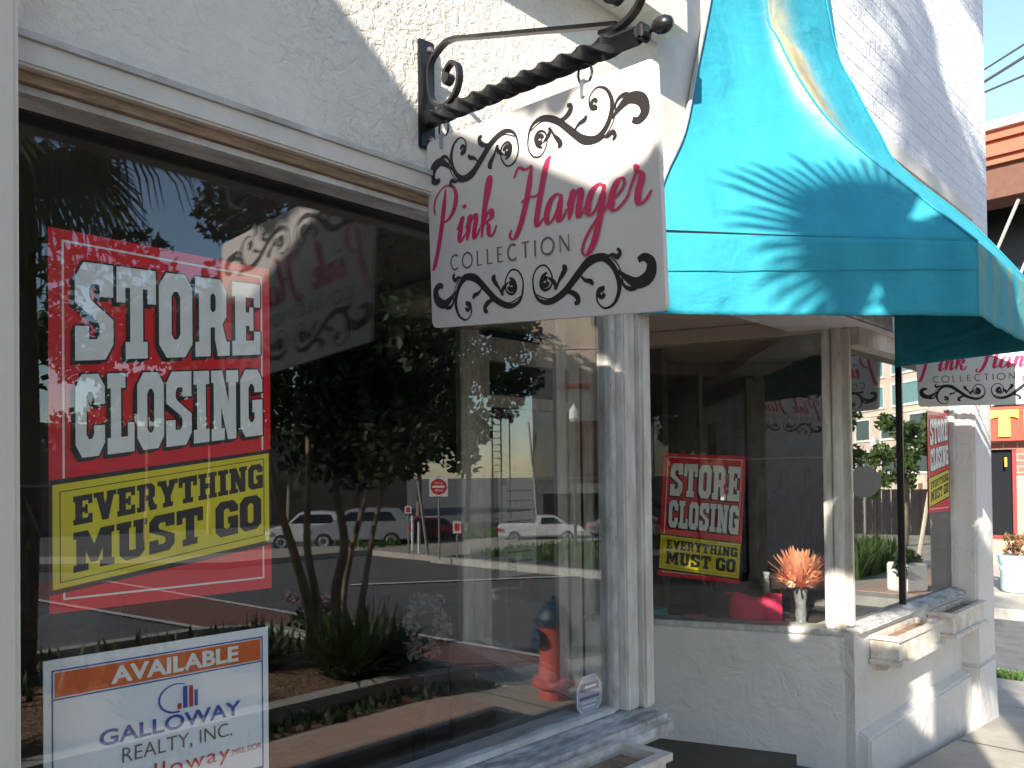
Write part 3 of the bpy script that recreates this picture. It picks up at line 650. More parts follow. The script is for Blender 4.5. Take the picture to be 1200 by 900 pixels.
# ================================================================== HANGING SIGNS
SW, SH_ = .608, .388
def sign_layers():
    """ornament, script and capitals in sign units (0..1,0..1, y up), aspect SW:SH_"""
    asp = SH_/SW
    orn = []
    def spiral(cx, cy, r0, a0, turns, w0, w1, n=26, shrink=.82, ell=1.0):
        out = []
        for i in range(n+1):
            t = i/n; r = r0*(1-shrink*t); a = a0+turns*2*math.pi*t
            out.append((cx+r*math.cos(a)*ell, cy+r*math.sin(a), w0+(w1-w0)*t))
        return out
    def half(sx, cx, cy, sy):
        """one flourish, local units of sign width: x 0 (middle) .. .40 (outer), y up"""
        T = lambda pts: [(cx+sx*x*1.19, cy+sy*y*1.0, w_*1.42+.0014) for x, y, w_ in pts]
        res = []
        # main stem: tight scroll by the middle, over the top, down, and out to a big outer scroll
        res.append(T(crom([(.070, -.030, .004), (.052, -.020, .006), (.045, .004, .006), (.060, .020, .005), (.082, .010, .004), (.086, -.022, .003), (.064, -.052, .003), (.034, -.046, .003), (.018, -.012, .0035),
                           (.030, .038, .006), (.070, .056, .010), (.120, .036, .014), (.165, -.004, .015), (.205, -.040, .016), (.250, -.050, .013), (.285, -.020, .011), (.300, .030, .010), (.285, .072, .006), (.255, .086, .003), (.232, .066, .003), (.236, .036, .006), (.256, .032, .008)], 7)))
        res.append(T(crom([(.030, .030, .002), (.075, .046, .002), (.125, .022, .002), (.17, -.022, .002), (.21, -.056, .002), (.262, -.058, .002), (.300, -.022, .002), (.312, .030, .002)], 6)))
        # outer terminal comma
        res.append(T(crom([(.298, -.010, .004), (.322, .012, .012), (.352, .028, .020), (.384, .014, .024), (.392, -.018, .020), (.374, -.036, .014), (.356, -.030, .010)], 7)))
        res.append(T(crom([(.300, .004, .002), (.316, .034, .006), (.338, .042, .008), (.358, .034, .003)], 5)))
        res.append(T([(.062+.011*math.cos(q*.7), -.004+.011*math.sin(q*.7), .010) for q in range(9)]))
        res.append(T([(.246+.008*math.cos(q*.7), .046+.010*math.sin(q*.7), .008) for q in range(9)]))
        # small curls off the stem
        res.append(T(crom([(.115, .036, .002), (.145, .032, .008), (.168, .046, .012), (.172, .062, .010), (.160, .066, .006)], 6)))
        res.append(T(crom([(.100, .022, .002), (.112, -.004, .006), (.126, -.022, .011), (.134, -.036, .011), (.124, -.042, .007)], 6)))
        res.append(T(crom([(.180, -.012, .002), (.196, .004, .006), (.214, .010, .009), (.222, .020, .006)], 6)))
        res.append(T(crom([(.262, -.046, .002), (.282, -.054, .006), (.298, -.046, .009), (.306, -.058, .008), (.298, -.068, .004)], 6)))
        res.append(T(crom([(.074, -.016, .002), (.092, -.002, .009), (.100, .012, .008), (.094, .020, .004)], 6)))
        return res
    for cy, sy in ((.528, 1), (.104, -1)):
        for sx in (-1, 1): orn.append(half(sx, .495, cy, sy))
    # ---- script
    pink = []
    sl = .20
    def L(x0, y0, sc, strokes):
        for st in strokes:
            d_ = crom(st, 8); out = []
            for i, (x, y) in enumerate(d_):
                a = d_[max(0, i-1)]; b_ = d_[min(len(d_)-1, i+1)]; dx, dy = b_[0]-a[0], b_[1]-a[1]; l = math.hypot(dx, dy) or 1
                down = min(1, abs(dy)/l)**2 * (1 if (dy < 0) else .25); e = min(1, i/5, (len(d_)-1-i)/5)
                wd = (.0062+.0175*down*max(.25, e))
                out.append((x0+(x+y*sl)*sc, y0+y*sc, wd))
            pink.append(out)
    u_ = .079      # x-height in sign widths
    y0 = .274
    P_ = [[(.25, 2.35), (.22, 1.2), (.12, 0.1), (-.05, -.75), (-.22, -1.0)], [(-.35, 1.35), (-.48, 1.7), (-.35, 2.15), (.1, 2.45), (.7, 2.4), (1.05, 1.95), (.95, 1.35), (.55, 1.0), (.2, 1.05)]]
    i_ = [[(0, .5), (.28, 1.0), (.25, .6), (.22, .15), (.36, 0), (.62, .3)], [(.34, 1.5), (.37, 1.42), (.38, 1.34)]]
    n_ = [[(0, .5), (.2, 1.0), (.2, .6), (.16, 0)], [(.17, .25), (.38, .85), (.56, .98), (.64, .8), (.60, .3), (.66, .02), (.85, .18), (.95, .4)]]
    k_ = [[(.0, .4), (.28, 1.3), (.42, 2.05), (.34, 2.3), (.2, 2.05), (.16, 1.2), (.12, 0)], [(.14, .4), (.42, .95), (.62, .95), (.6, .68), (.25, .52)], [(.25, .52), (.48, .42), (.6, .05), (.82, .02), (1.0, .35)]]
    H_ = [[(-.45, 2.0), (-.25, 2.35), (.15, 2.2), (.5, 2.3)], [(.5, 2.3), (.42, 1.2), (.2, .2), (-.1, -.3), (-.38, -.2), (-.3, .05)], [(1.5, 2.45), (1.3, 2.1), (1.15, 1.1), (1.08, .2), (1.2, 0), (1.45, .25)], [(.1, 1.0), (.5, 1.15), (.9, 1.12), (1.3, 1.3)]]
    a_ = [[(.72, .85), (.5, 1.0), (.2, .82), (.05, .4), (.12, .05), (.32, .03), (.55, .35), (.74, .95)], [(.74, .95), (.70, .4), (.74, .03), (.92, .1), (1.1, .4)]]
    g_ = [[(.72, .85), (.5, 1.0), (.2, .82), (.05, .4), (.12, .05), (.32, .03), (.55, .35), (.74, .95)], [(.74, .95), (.70, .1), (.55, -.9), (.25, -1.35), (.02, -1.2), (.1, -.8), (.45, -.3), (.9, .1), (1.1, .42)]]
    e_ = [[(0, .35), (.35, .5), (.58, .78), (.5, 1.0), (.28, .95), (.08, .55), (.12, .1), (.35, .0), (.7, .25), (.85, .45)]]
    r_ = [[(0, .45), (.22, 1.05), (.24, 1.3), (.2, 1.1)], [(.2, 1.15), (.45, 1.02), (.5, .85), (.42, .4), (.5, .05), (.75, .1), (.98, .4)]]
    L(.045, y0, u_, P_); L(.150, y0, u_, i_); L(.197, y0, u_, n_); L(.275, y0, u_*1.02, k_)
    L(.455, y0, u_, H_); L(.578, y0, u_, a_); L(.664, y0, u_, n_); L(.742, y0, u_, g_); L(.826, y0, u_, e_); L(.890, y0, u_, r_)
    # ---- thin capitals COLLECTION
    caps = []; gx = .118; cw = .0066; hh = .048; by = .186
    def arc(cx, cy, rx, ry, a0, a1, n=18): return [(cx+rx*math.cos(math.radians(a0+(a1-a0)*i/n)), cy+ry*math.sin(math.radians(a0+(a1-a0)*i/n)), cw) for i in range(n+1)]
    def ln(x0, y0_, x1, y1, w_=cw): return [(x0, y0_, w_), ((x0+x1)/2, (y0_+y1)/2, w_), (x1, y1, w_)]
    for ch in 'COLLECTION':
        if ch == 'C': caps.append(arc(gx+.024, by+hh/2, .023, hh/2, 50, 310)); wd = .052
        elif ch == 'O': caps.append(arc(gx+.026, by+hh/2, .026, hh/2, 0, 360, 24)); wd = .064
        elif ch == 'L': caps += [ln(gx+.004, by, gx+.004, by+hh), ln(gx+.006, by+.002, gx+.028, by+.002, .0035)]; wd = .040
        elif ch == 'E': caps += [ln(gx+.004, by, gx+.004, by+hh), ln(gx+.006, by+.002, gx+.028, by+.002, .0035), ln(gx+.006, by+hh-.002, gx+.027, by+hh-.002, .0035), ln(gx+.006, by+hh/2, gx+.023, by+hh/2, .0035)]; wd = .040
        elif ch == 'T': caps += [ln(gx+.018, by, gx+.018, by+hh), ln(gx, by+hh-.001, gx+.036, by+hh-.001, .0035)]; wd = .046
        elif ch == 'I': caps.append(ln(gx+.004, by, gx+.004, by+hh)); wd = .020
        elif ch == 'N': caps += [ln(gx+.003, by, gx+.003, by+hh, .0035), ln(gx+.003, by+hh, gx+.038, by, cw), ln(gx+.038, by, gx+.038, by+hh, .0035)]; wd = .052
        gx += wd+.011
    k = SW      # to metres, y measured in sign widths
    f = lambda L_: [[(x*k, y*k, w_*k) for x, y, w_ in s_] for s_ in L_]
    return [f(o_) for o_ in orn], f(pink), f(caps)
ORN, PINK, CAPS = sign_layers()
def hanging_sign(label, X, ywall, ztop, tilt, grp):
    t = thing('hanging_sign', label, 'sign', (X, ywall, ztop), group=grp)
    # local: origin at wall-side top corner; panel runs to -y
    U = Vector((0, -math.cos(tilt), -math.sin(tilt))); V = Vector((0, .035, 1))
    p_ = MB(); rr_ = .014; out = []
    for cx, cy, a in ((rr_, rr_, 180), (SW-rr_, rr_, 270), (SW-rr_, SH_-rr_, 0), (rr_, SH_-rr_, 90)):
        for k in range(5): out.append((cx+rr_*math.cos(math.radians(a+k*22.5)), cy+rr_*math.sin(math.radians(a+k*22.5))))
    base = Vector((0, 0, 0))-V*SH_
    p_.prism(out, lambda a, b_, n: base+U*a+V*b_+Vector((n, 0, 0)), -.0045, .0045)
    p_.build('panel', 'sign_white', t)
    for side in (-1, 1):
        if side == -1: pl = Plane(base, U, V, Vector((-1, 0, 0)))
        else: pl = Plane(base+U*SW, -U, V, Vector((1, 0, 0)))
        for o_ in ORN: flat(pl, ribbon_mesh(o_, .0050), 'ornament', 'ink_black', t)
        flat(pl, ribbon_mesh(PINK, .0050), 'script_lettering', 'ink_pink', t)
        flat(pl, ribbon_mesh(CAPS, .0050), 'capital_lettering', 'ink_grey', t)
    for a in (.09, .75):
        c = U*(SW*a)
        h_ = [c+Vector((0, 0, .008))+U*.016*math.cos(q*math.pi/6)+V*.018*(math.sin(q*math.pi/6)+.6) for q in range(13)]
        MB().tube(h_, .0022, 6).build('hanging_ring', 'iron', t)
        MB().box(c.y*0-.009, .009, c.y-.004, c.y+.004, c.z-.022, c.z+.006).build('clip', 'steel', t)
    return t
def bracket(label, X, ywall, ztop_sign, grp, sag=0, stretch=1, yaw=0):
    t = thing('sign_bracket', label, 'bracket', (X, ywall, ztop_sign), group=grp)
    # local coordinates: y to the street is negative; z relative to the sign's top corner
    pl = MB().box(-.020, .020, -.006, .004, -.015, .215).build('wall_plate', 'iron', t, bevel=.003)
    for zz in (.195, .005):
        MB().lathe([(.001, -.013), (.006, -.011), (.007, -.006)], (0.006, 0, zz), 10, axis=1).build('screw', 'screw', pl)
    # twisted square bar
    n = 150; G = []; y0, y1 = -.006, -.548; z0, z1 = .046, .020
    for i in range(n+1):
        q_ = i/n; c = Vector((0, y0+(y1-y0)*q_, z0+(z1-z0)*q_)); row = []
        tw = math.pi*2*2.6*max(0, min(1, (q_-.04)/.88)); s_ = .0142
        for k in range(12):
            a = (0, .14, .5, .5, .5, 0)[0]+[math.pi/2*(k//3)+(-.70, 0, .70)[k % 3]][0]; rr_ = s_/max(abs(math.cos(a)), abs(math.sin(a)))*(1-.10*(k % 3 == 1)); a2 = a+tw
            row.append((c.x+rr_*math.cos(a2), c.y, c.z+rr_*math.sin(a2)))
        G.append(row+[row[0]])
    bar = MB().grid(G); bar.add([G[0][k] for k in range(12)], [tuple(range(12))]); bar.add([G[-1][k] for k in range(12)], [tuple(range(12))])
    bo = bar.build('twisted_bar', 'iron', t); autosmooth(bo, .35)
    MB().box(-.013, .013, -.562, -.5485, .006, .033).build('bar_end', 'iron', t, bevel=.004)
    fin = MB().lathe([(.0015, -.607), (.008, -.605), (.0125, -.598), (.0140, -.590), (.0125, -.582), (.008, -.576), (.004, -.573), (.004, -.568), (.008, -.566), (.008, -.562)], (0, 0, .018), 16, axis=1)
    autosmooth(fin.build('ball_finial', 'iron', t), 1.0)
    def strap(pts, wd=.0065, th_=.0035):
        d_ = crom(pts, 9); mb = MB(); n_ = len(d_); G = []
        for i, (y, z) in enumerate(d_):
            a = d_[max(0, i-1)]; b_ = d_[min(n_-1, i+1)]; dy, dz = b_[0]-a[0], b_[1]-a[1]; l = math.hypot(dy, dz) or 1; ny, nz = -dz/l*th_, dy/l*th_
            G.append([(-wd, y+ny, z+nz), (wd, y+ny, z+nz), (wd, y-ny, z-nz), (-wd, y-ny, z-nz), (-wd, y+ny, z+nz)])
        mb.grid(G); mb.add(G[0][:4], [(0, 1, 2, 3)]); mb.add(G[-1][:4], [(0, 1, 2, 3)]); o = mb.build('scroll_strap', 'iron', t, bevel=0); return autosmooth(o, .6)
    # lower scroll by the wall, then the straight top strap to the outer scroll
    strap([(-.082, .108), (-.072, .100), (-.064, .112), (-.070, .130), (-.088, .138), (-.106, .126), (-.110, .098), (-.094, .070), (-.060, .058), (-.028, .076), (-.014, .112), (-.016, .158), (-.045, .180), (-.085, .186), (-.16, .163), (-.30, .118), (-.43, .076), (-.505, .052)])
    strap([(-.470, .050), (-.510, .046), (-.545, .064), (-.560, .100), (-.552, .135), (-.520, .150), (-.488, .135), (-.482, .105), (-.500, .088), (-.518, .098), (-.512, .115)])
    MB().lathe([(.0015, -.010), (.011, -.009), (.011, .009), (.0015, .010)], (0, -.074, .110), 12, axis=0).build('scroll_end', 'iron', t)
    for ch in t.children:
        if ch.name.startswith('wall_plate'): continue
        for v_ in ch.data.vertices: v_.co.y *= stretch; v_.co.z += sag*v_.co.y
    t.rotation_euler = (0, 0, yaw); return t
hs = hanging_sign('white hanging sign with pink script, nearest, under the wrought-iron bracket left of the turquoise awning', 1.103, 1.284, 2.296, math.radians(5.9), 'hanging shop signs')
hs.rotation_euler = (0, 0, -.098)
bracket('black wrought-iron scroll bracket with twisted bar holding the nearest hanging sign', 1.108, 1.296, 2.303, 'iron sign brackets', .062, 1.06, -.098)
hanging_sign('white hanging sign partly hidden behind the awning, in front of the small side window', 4.177, 1.232+.06, 2.298, math.radians(2.2), 'hanging shop signs')
bracket('black wrought-iron scroll bracket hidden under the awning holding the farther hanging sign', 4.177, 1.296-.05, 2.303, 'iron sign brackets')

# ================================================================== POSTERS
def poster(label, o, U, V, N, tilt=0, slant=.09, w_=.377, h_=.598, grp='store closing posters'):
    t = thing('store_closing_poster', label, 'poster', o, group=grp)
    U = Vector(U); V = Vector(V); N = Vector(N); c, s_ = math.cos(tilt), math.sin(tilt)
    U, V = U*c+V*s_, V*c-U*s_
    pl = Plane((0, 0, 0), U, V, N)      # origin = top left corner
    p2 = lambda u, v: (u*w_, -v*h_)
    mb = MB().prism([p2(0, 0), p2(1, 0), p2(1, 1), p2(0, 1)], lambda a, b_, n: pl.P(a, b_, n), -.0012, 0); mb.build('sheet', 'poster_red', t)
    def line(u0, v0, u1, v1, lw=.0032):
        a = Vector(p2(u0, v0)); b_ = Vector(p2(u1, v1)); d_ = (b_-a).normalized()*lw/2; n_ = Vector((-d_.y, d_.x)); a = a-d_; b_ = b_+d_
        return [tuple(a+n_), tuple(b_+n_), tuple(b_-n_), tuple(a-n_)]
    lay = []
    yb = lambda u, v: v-slant*u
    segs = [line(.055, .03, .955, .03), line(.955, .03, .955, .565-slant*.0), line(.055, .03, .055, .66), line(.055, .965, .955, .965), line(.055, .965, .055, .945), line(.955, .965, .955, .87)]
    flat(pl, [(*poly(q), .0006+.00004*k) for k, q in enumerate(segs)], 'border_line', 'poster_white', t)
    Q = lambda a, b_, c_, d_: [p2(*a), p2(*b_), p2(*c_), p2(*d_)]
    lh, lb = .669, .94
    flat(pl, [(*poly(Q((.0, lh-.012), (1, lh-slant-.012), (1, lb-slant+.014), (0, lb+.014))), .0008)], 'band_border', 'poster_black', t)
    flat(pl, [(*poly(Q((.012, lh), (.988, lh-slant), (.988, lb-slant), (.012, lb))), .0010)], 'yellow_band', 'poster_yellow', t)
    inset = []
    for (ua, va, ub_, vb) in ((.04, lh+.018, .96, lh+.018-slant), (.04, lb-.018, .96, lb-.018-slant), (.04, lh+.018, .04, lb-.018), (.96, lh+.018-slant, .96, lb-.018-slant)):
        inset.append(line(ua, va, ub_, vb, .0014))
    flat(pl, [(*poly(q), .0012+.00004*k) for k, q in enumerate(inset)], 'band_line', 'poster_black', t)
    k2 = slant/.09
    for nm, tx, q_ in (('store_lettering', 'STORE', Q((.10, .078), (.95, .078-.023*k2), (.95, .342-.07*k2), (.10, .342))), ('closing_lettering', 'CLOSING', Q((.10, .378), (.955, .378-.06*k2), (.955, .60-.078*k2), (.10, .60)))):
        v, f = word(tx, q_)
        offs = [(.0032*math.cos(a*math.pi/4), .0032*math.sin(a*math.pi/4)) for a in range(8)]+[(-.0030, -.0030), (-.0050, -.0052), (-.0068, -.0072)]
        flat(pl, shadowed(v, f, offs, .0008, .00004), nm+'_shadow', 'poster_black', t)
        flat(pl, [(v, f, .0018)], nm, 'poster_white', t)
    a0, a1 = .70, .772; b0, b1 = .795, .90
    for nm, tx, q_ in (('everything_lettering', 'EVERYTHING', Q((.09, a0), (.955, a0-slant), (.955, a1-slant+.004), (.09, a1+.004))), ('must_go_lettering', 'MUST GO', Q((.09, b0), (.945, b0-slant), (.945, b1-slant), (.09, b1)))):
        v, f = word(tx, q_, gap=.8); flat(pl, [(v, f, .0014)], nm, 'poster_black', t)
    return t
poster('large red STORE CLOSING poster behind the left display window above the realty sign', (.4105, 1.3785, 1.9945), (1, 0, 0), (0, 0, 1), (0, -1, 0))
# poster inside the right splay window
o3 = Vector((ob_[0]+ub[0]*.770-.938*-.034, ob_[1]+ub[1]*.770-.347*-.034, 1.700))
poster('small red STORE CLOSING poster, tilted, in the entrance side window above the pink cushion', o3, (-ub[0], -ub[1], 0), (0, 0, 1), (-.938, -.347, 0), tilt=math.radians(-3.8), slant=-.02, w_=.372, h_=.572)
poster('red STORE CLOSING poster at far end of the side window, seen at a grazing angle', (4.60, 1.3675, 1.92), (1, 0, 0), (0, 0, 1), (0, -1, 0), w_=.36, h_=.54)
# realty sign
t = thing('realty_sign', 'white AVAILABLE realty sign with orange band behind the left display window, lowest sign', 'sign', (.4015, 1.3785, 1.3255))
pl = Plane((0, 0, 0), (1, 0, 0), (0, 0, 1), (0, -1, 0)); w_, h_ = .3775, .27
MB().prism([(0, 0), (w_, 0), (w_, -h_), (0, -h_)], lambda a, b_, n: pl.P(a, b_, n), -.003, 0).build('board', 'realty_white', t)
def rr4(x0, y0, x1, y1): return [(x0, y0), (x1, y0), (x1, y1), (x0, y1)]
i0 = .011
flat(pl, [(*poly(rr4(i0, -.016, w_-i0, -.0185)), .0006), (*poly(rr4(i0, -.0185, i0+.0025, -h_+.004)), .0006), (*poly(rr4(w_-i0-.0025, -.0185, w_-i0, -h_+.004)), .0006), (*poly(rr4(i0+.0025, -.0605, w_-i0-.0025, -.063)), .0006), (*poly(rr4(.19, -.254, w_-i0-.0025, -h_+.004)), .0006)], 'blue_border', 'realty_blue', t)
flat(pl, [(*poly(rr4(i0+.0045, -.0205, w_-i0-.0045, -.0585)), .0006)], 'orange_band', 'realty_orange', t)
flat(pl, [(*fit(text2d('AVAILABLE', .035), rq(.098, -.0535, .318, -.0255)), .0012)], 'available_lettering', 'poster_white', t)
flat(pl, [(*fit(text2d('GALLOWAY', .022), rq(.080, -.150, .322, -.1245)), .0012)], 'galloway_lettering', 'realty_blue', t)
flat(pl, [(*fit(text2d('REALTY, INC.', -.004), rq(.115, -.188, .305, -.160)), .0012)], 'realty_lettering', 'ink_grey', t)
flat(pl, [(*fit(text2d('Galloway', .002, 1.15), rq(.105, -.232, .300, -.198)), .0012), (*fit(text2d(',MRE,SIOR', .0), rq(.302, -.222, .362, -.210)), .0012)], 'agent_lettering', 'realty_red', t)
lg = [[(.205+.030*math.cos(math.radians(a)), -.097+.024*math.sin(math.radians(a)), .0012+.0022*max(0, math.sin(math.radians(a-60)/2))) for a in range(60, 290, 10)]]
flat(pl, ribbon_mesh(lg, .0012), 'logo_arc', 'realty_blue', t)
flat(pl, [(*poly(rr4(.216, -.117, .2235, -.0795)), .0012), (*poly(rr4(.236, -.117, .242, -.089)), .0012)], 'logo_tower', 'realty_blue', t)
flat(pl, [(*poly(rr4(.2065, -.117, .213, -.107)), .0012), (*poly(rr4(.2265, -.117, .2335, -.080)), .0012)], 'logo_tower', 'realty_red', t)
# alarm sticker, small paper notices
t = thing('security_sticker', 'small white and purple octagonal security sticker at the lower right corner of the left window', 'sticker', (1.735, 1.3788, 1.005))
oc = [(-.052, -.025), (-.025, -.052), (.025, -.052), (.052, -.025), (.052, .022), (.025, .052), (-.025, .052), (-.052, .022)]
mat('sticker_film', (.42, .42, .47), .4); mat('sticker_line', (.78, .78, .80), .4); mat('sticker_purple', (.10, .07, .20), .4)
pl = Plane((0, 0, 0), (1, 0, 0), (0, 0, 1), (0, -1, 0))
MB().prism(oc, lambda a, b_, n: pl.P(a, b_, n), -.0006, 0).build('film', 'sticker_film', t)
edge = [(x*1.0, y*1.0, .0035) for x, y in oc+[oc[0], oc[1]]]
dense = []
for a, b_ in zip(edge, edge[1:]):
    dense += [tuple(a[i]*(1-q)+b_[i]*q for i in range(3)) for q in (0, .34, .67)]
flat(pl, ribbon_mesh([dense], .0005), 'outline', 'sticker_line', t)
flat(pl, [(*poly(rr4(-.040, .012, .040, .034)), .0005), (*poly(rr4(-.042, -.010, .042, -.002)), .0005)], 'printed_bar', 'sticker_purple', t)
for r4, hh4 in ((rr4(-.034, -.020, .030, -.016), .0005), (rr4(-.028, -.032, .026, -.028), .0005), (rr4(-.02, .020, .03, .026), .0009)): flat(pl, [(*poly(r4), hh4)], 'printed_line', 'sticker_line', t)
t = thing('paper_notice', 'small white printed notice stuck inside the entrance side glass, seen through the left window', 'notice', (ol[0]+ul[0]*.62-.0*ul[1], ol[1]+ul[1]*.62, 1.30))
pu = Vector((ul[0], ul[1], 0)); pn = Vector((-ul[1], ul[0], 0)); pl = Plane(pn*.040, pu, (0, 0, 1), pn)
MB().prism(rr4(0, 0, .075, -.048), lambda a, b_, n: pl.P(a, b_, n), 0, .001).build('sheet', 'poster_white', t)
flat(pl, [(*poly(rr4(.028, -.010, .046, -.018)), .0016), (*poly(rr4(.010, -.024, .066, -.036)), .0016)], 'print', 'poster_black', t)
t = thing('door_notice', 'pale sheet of printed opening hours on the glass of the entrance door', 'notice', (2.50, 2.474, 1.62))
pl = Plane((0, 0, 0), (1, 0, 0), (0, 0, 1), (0, -1, 0))
mat('notice_grey', (.42, .44, .38), .6, var=.1)
MB().prism(rr4(0, 0, .24, -.46), lambda a, b_, n: pl.P(a, b_, n), 0, .002).build('sheet', 'notice_grey', t)
flat(pl, [(*poly(rr4(.02, -.03, .05, -.06)), .003)]+[(*poly(rr4(.05, -.08-.045*k, .21, -.088-.045*k)), .003) for k in range(8)], 'print', 'ink_grey', t)

# ================================================================== WINDOW BOXES
def window_box(label, x0, x1, y0, y1, zt, hb, bracket_x, grp='white window boxes'):
    t = thing('window_box', label, 'planter box', ((x0+x1)/2, y1, zt-hb), group=grp); hx = (x1-x0)/2; dy = y0-y1; th_ = .012
    mb = MB(); mb.box(-hx+.012, hx-.012, dy+.012, dy+.012+th_, .012, hb-.018); mb.box(-hx+.012, hx-.012, -.004-th_, -.004, .012, hb-.018)
    mb.box(-hx+.012, -hx+.012+th_, dy+.012+th_, -.004-th_, .012, hb-.018); mb.box(hx-.012-th_, hx-.012, dy+.012+th_, -.004-th_, .012, hb-.018); mb.build('trough', 'box_white', t)
    rim = MB(); e = .018
    rim.box(-hx, hx, dy, dy+e+.01, hb-.018, hb); rim.box(-hx, hx, -e, 0, hb-.018, hb); rim.box(-hx, -hx+e+.008, dy+e+.01, -e, hb-.018, hb); rim.box(hx-e-.008, hx, dy+e+.01, -e, hb-.018, hb)
    rim.build('rim', 'box_white', t)
    MB().box(-hx-.003, hx+.003, dy-.005, 0, -.012, .011).build('base_moulding', 'box_white', t, bevel=.004)
    MB().box(-hx+.03, hx-.03, dy+.03, -.02, .012, hb-.026).build('soil', 'dirt', t)
    for bx in bracket_x:
        MB().prism([(0, -.013), (dy*.75, -.013), (dy*.72, -.022), (dy*.45, -.030), (dy*.30, -.052), (0, -.060)], lambda a, b_, tt: (tt, a, b_), bx-.012, bx+.012).build('corbel', 'box_white', t)
    return t
window_box('white wooden window box with peeling paint, left of the pair under the small side window', 3.63, 4.22, 1.20, 1.334, .892, .115, (-.19, .19))
window_box('white wooden window box with dark soil, right of the pair under the small side window', 4.41, 4.995, 1.20, 1.334, .892, .115, (-.19, .19))
window_box('white window box with mouldy inner wall on the sill of the large left display window', 1.0, 1.665, 1.072, 1.224, .936, .13, (-.25, .25))

# ================================================================== SHOP DISPLAY
def leafcloud(name, centre, rad, n, size, m, parent=None, shape=None):
    c = np.array(centre); V = np.empty((n*4, 3)); 
    d = rng.normal(size=(n, 3)); d /= np.linalg.norm(d, axis=1)[:, None]; r = rng.random(n)**(1/2.2); P0 = c+d*r[:, None]*np.array(rad)
    a = rng.normal(size=(n, 3)); a /= np.linalg.norm(a, axis=1)[:, None]; b_ = np.cross(a, rng.normal(size=(n, 3))); b_ /= np.linalg.norm(b_, axis=1)[:, None]
    s_ = size*(.6+.8*rng.random(n))[:, None]
    V[0::4] = P0-a*s_; V[1::4] = P0+b_*s_*.45; V[2::4] = P0+a*s_; V[3::4] = P0-b_*s_*.45
    me = bpy.data.meshes.new(name); me.from_pydata(V.tolist(), [], [(4*i, 4*i+1, 4*i+2, 4*i+3) for i in range(n)]); me.update(); me.materials.append(M[m])
    o = bpy.data.objects.new(name, me); COL.objects.link(o); o.parent = parent; return o
def joinclouds(name, specs, m, parent=None):
    Vs = []; 
    for centre, rad, n, size in specs:
        c = np.array(centre); d = rng.normal(size=(n, 3)); d /= np.linalg.norm(d, axis=1)[:, None]; r = rng.random(n)**(1/2.4); P0 = c+d*r[:, None]*np.array(rad)
        a = rng.normal(size=(n, 3)); a /= np.linalg.norm(a, axis=1)[:, None]; b_ = np.cross(a, rng.normal(size=(n, 3))); b_ /= np.linalg.norm(b_, axis=1)[:, None]
        s_ = size*(.6+.8*rng.random(n))[:, None]; V = np.empty((n*4, 3)); V[0::4] = P0-a*s_; V[1::4] = P0+b_*s_*.5; V[2::4] = P0+a*s_; V[3::4] = P0-b_*s_*.5; Vs.append(V)
    V = np.concatenate(Vs); n = len(V)//4
    me = bpy.data.meshes.new(name); me.from_pydata(V.tolist(), [], [(4*i, 4*i+1, 4*i+2, 4*i+3) for i in range(n)]); me.update(); me.materials.append(M[m])
    o = bpy.data.objects.new(name, me); COL.objects.link(o); o.parent = parent; return o
# deck inside the splay window, oriented to it (b<0 is inside)
def bp(a, b_, z): return (ob_[0]+ub[0]*a-ub[1]*b_, ob_[1]+ub[1]*a+ub[0]*b_, z)
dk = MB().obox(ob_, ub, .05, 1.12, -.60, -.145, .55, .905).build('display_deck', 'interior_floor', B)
# pink cushion
t = thing('cushion', 'bright pink satin cushion standing on the display deck', 'cushion', bp(.40, -.20, .906), math.atan2(ub[1], ub[0]))
G = []
for i in range(13):
    row = []
    for k in range(13):
        x = (i/12-.5)*.26; z = (k/12)*.125; e = (1-abs(2*i/12-1)**4)*(1-abs(2*k/12-1)**4); row.append((x*(1-.1*e), .045*e**.5, z+(.028*abs(2*i/12-1)**3-.006*math.cos(i*1.1))*(k/12)**2+.004*math.sin(k*2+i)))
    G.append(row)
mb = MB().grid(G); mb.grid([[(p_[0], -p_[1], p_[2]) for p_ in r] for r in G]); autosmooth(mb.build('cover', 'pink_fabric', t), 2)
mb = MB()
for i in range(60):
    x = (i/59-.5)*.25; mb.tube([(x, -.02, .02), (x+random.uniform(-.01, .01), -.03, -.0+random.uniform(-.004, .008))], .004, 4)
mb.build('beaded_fringe', 'rose_fabric', t)
# flower vase
t = thing('flower_vase', 'beaded glass vase with coppery feather flowers beside the pink cushion', 'vase', bp(.19, -.20, .906))
autosmooth(MB().lathe([(.028, 0), (.03, .01), (.022, .02), (.026, .05), (.024, .1), (.034, .165)], (0, 0, 0), 14).build('vase', 'glass_vase', t), .8)
mb = MB()
for i in range(340):
    a = random.uniform(0, 6.283); e = random.uniform(.1, 1.45); l = random.uniform(.09, .18); d_ = Vector((math.cos(a)*math.cos(e), math.sin(a)*math.cos(e), math.sin(e)))
    p0 = Vector((0, 0, .17)); p1 = p0+d_*l; s_ = d_.cross(Vector((0, 0, 1))).normalized()*.006; mb.add([p0-s_*.3, p0+s_*.3, p1+s_, p1+d_*.02, p1-s_], [(0, 1, 2, 3, 4)])
mb.build('feathers', 'feather', t)
joinclouds('petals', [((random.uniform(-.09, .09), random.uniform(-.08, .08), random.uniform(.2, .3)), (.035, .035, .03), 60, .014) for _ in range(16)], 'feather', t)
for a, b_ in ((.06, 0), (-.055, .02), (0, -.05)):
    MB().lathe([(.004, -.02), (.02, -.012), (.026, 0), (.02, .014), (.005, .02)], (a, b_, .19), 10).build('cream_rose', 'cream', t)
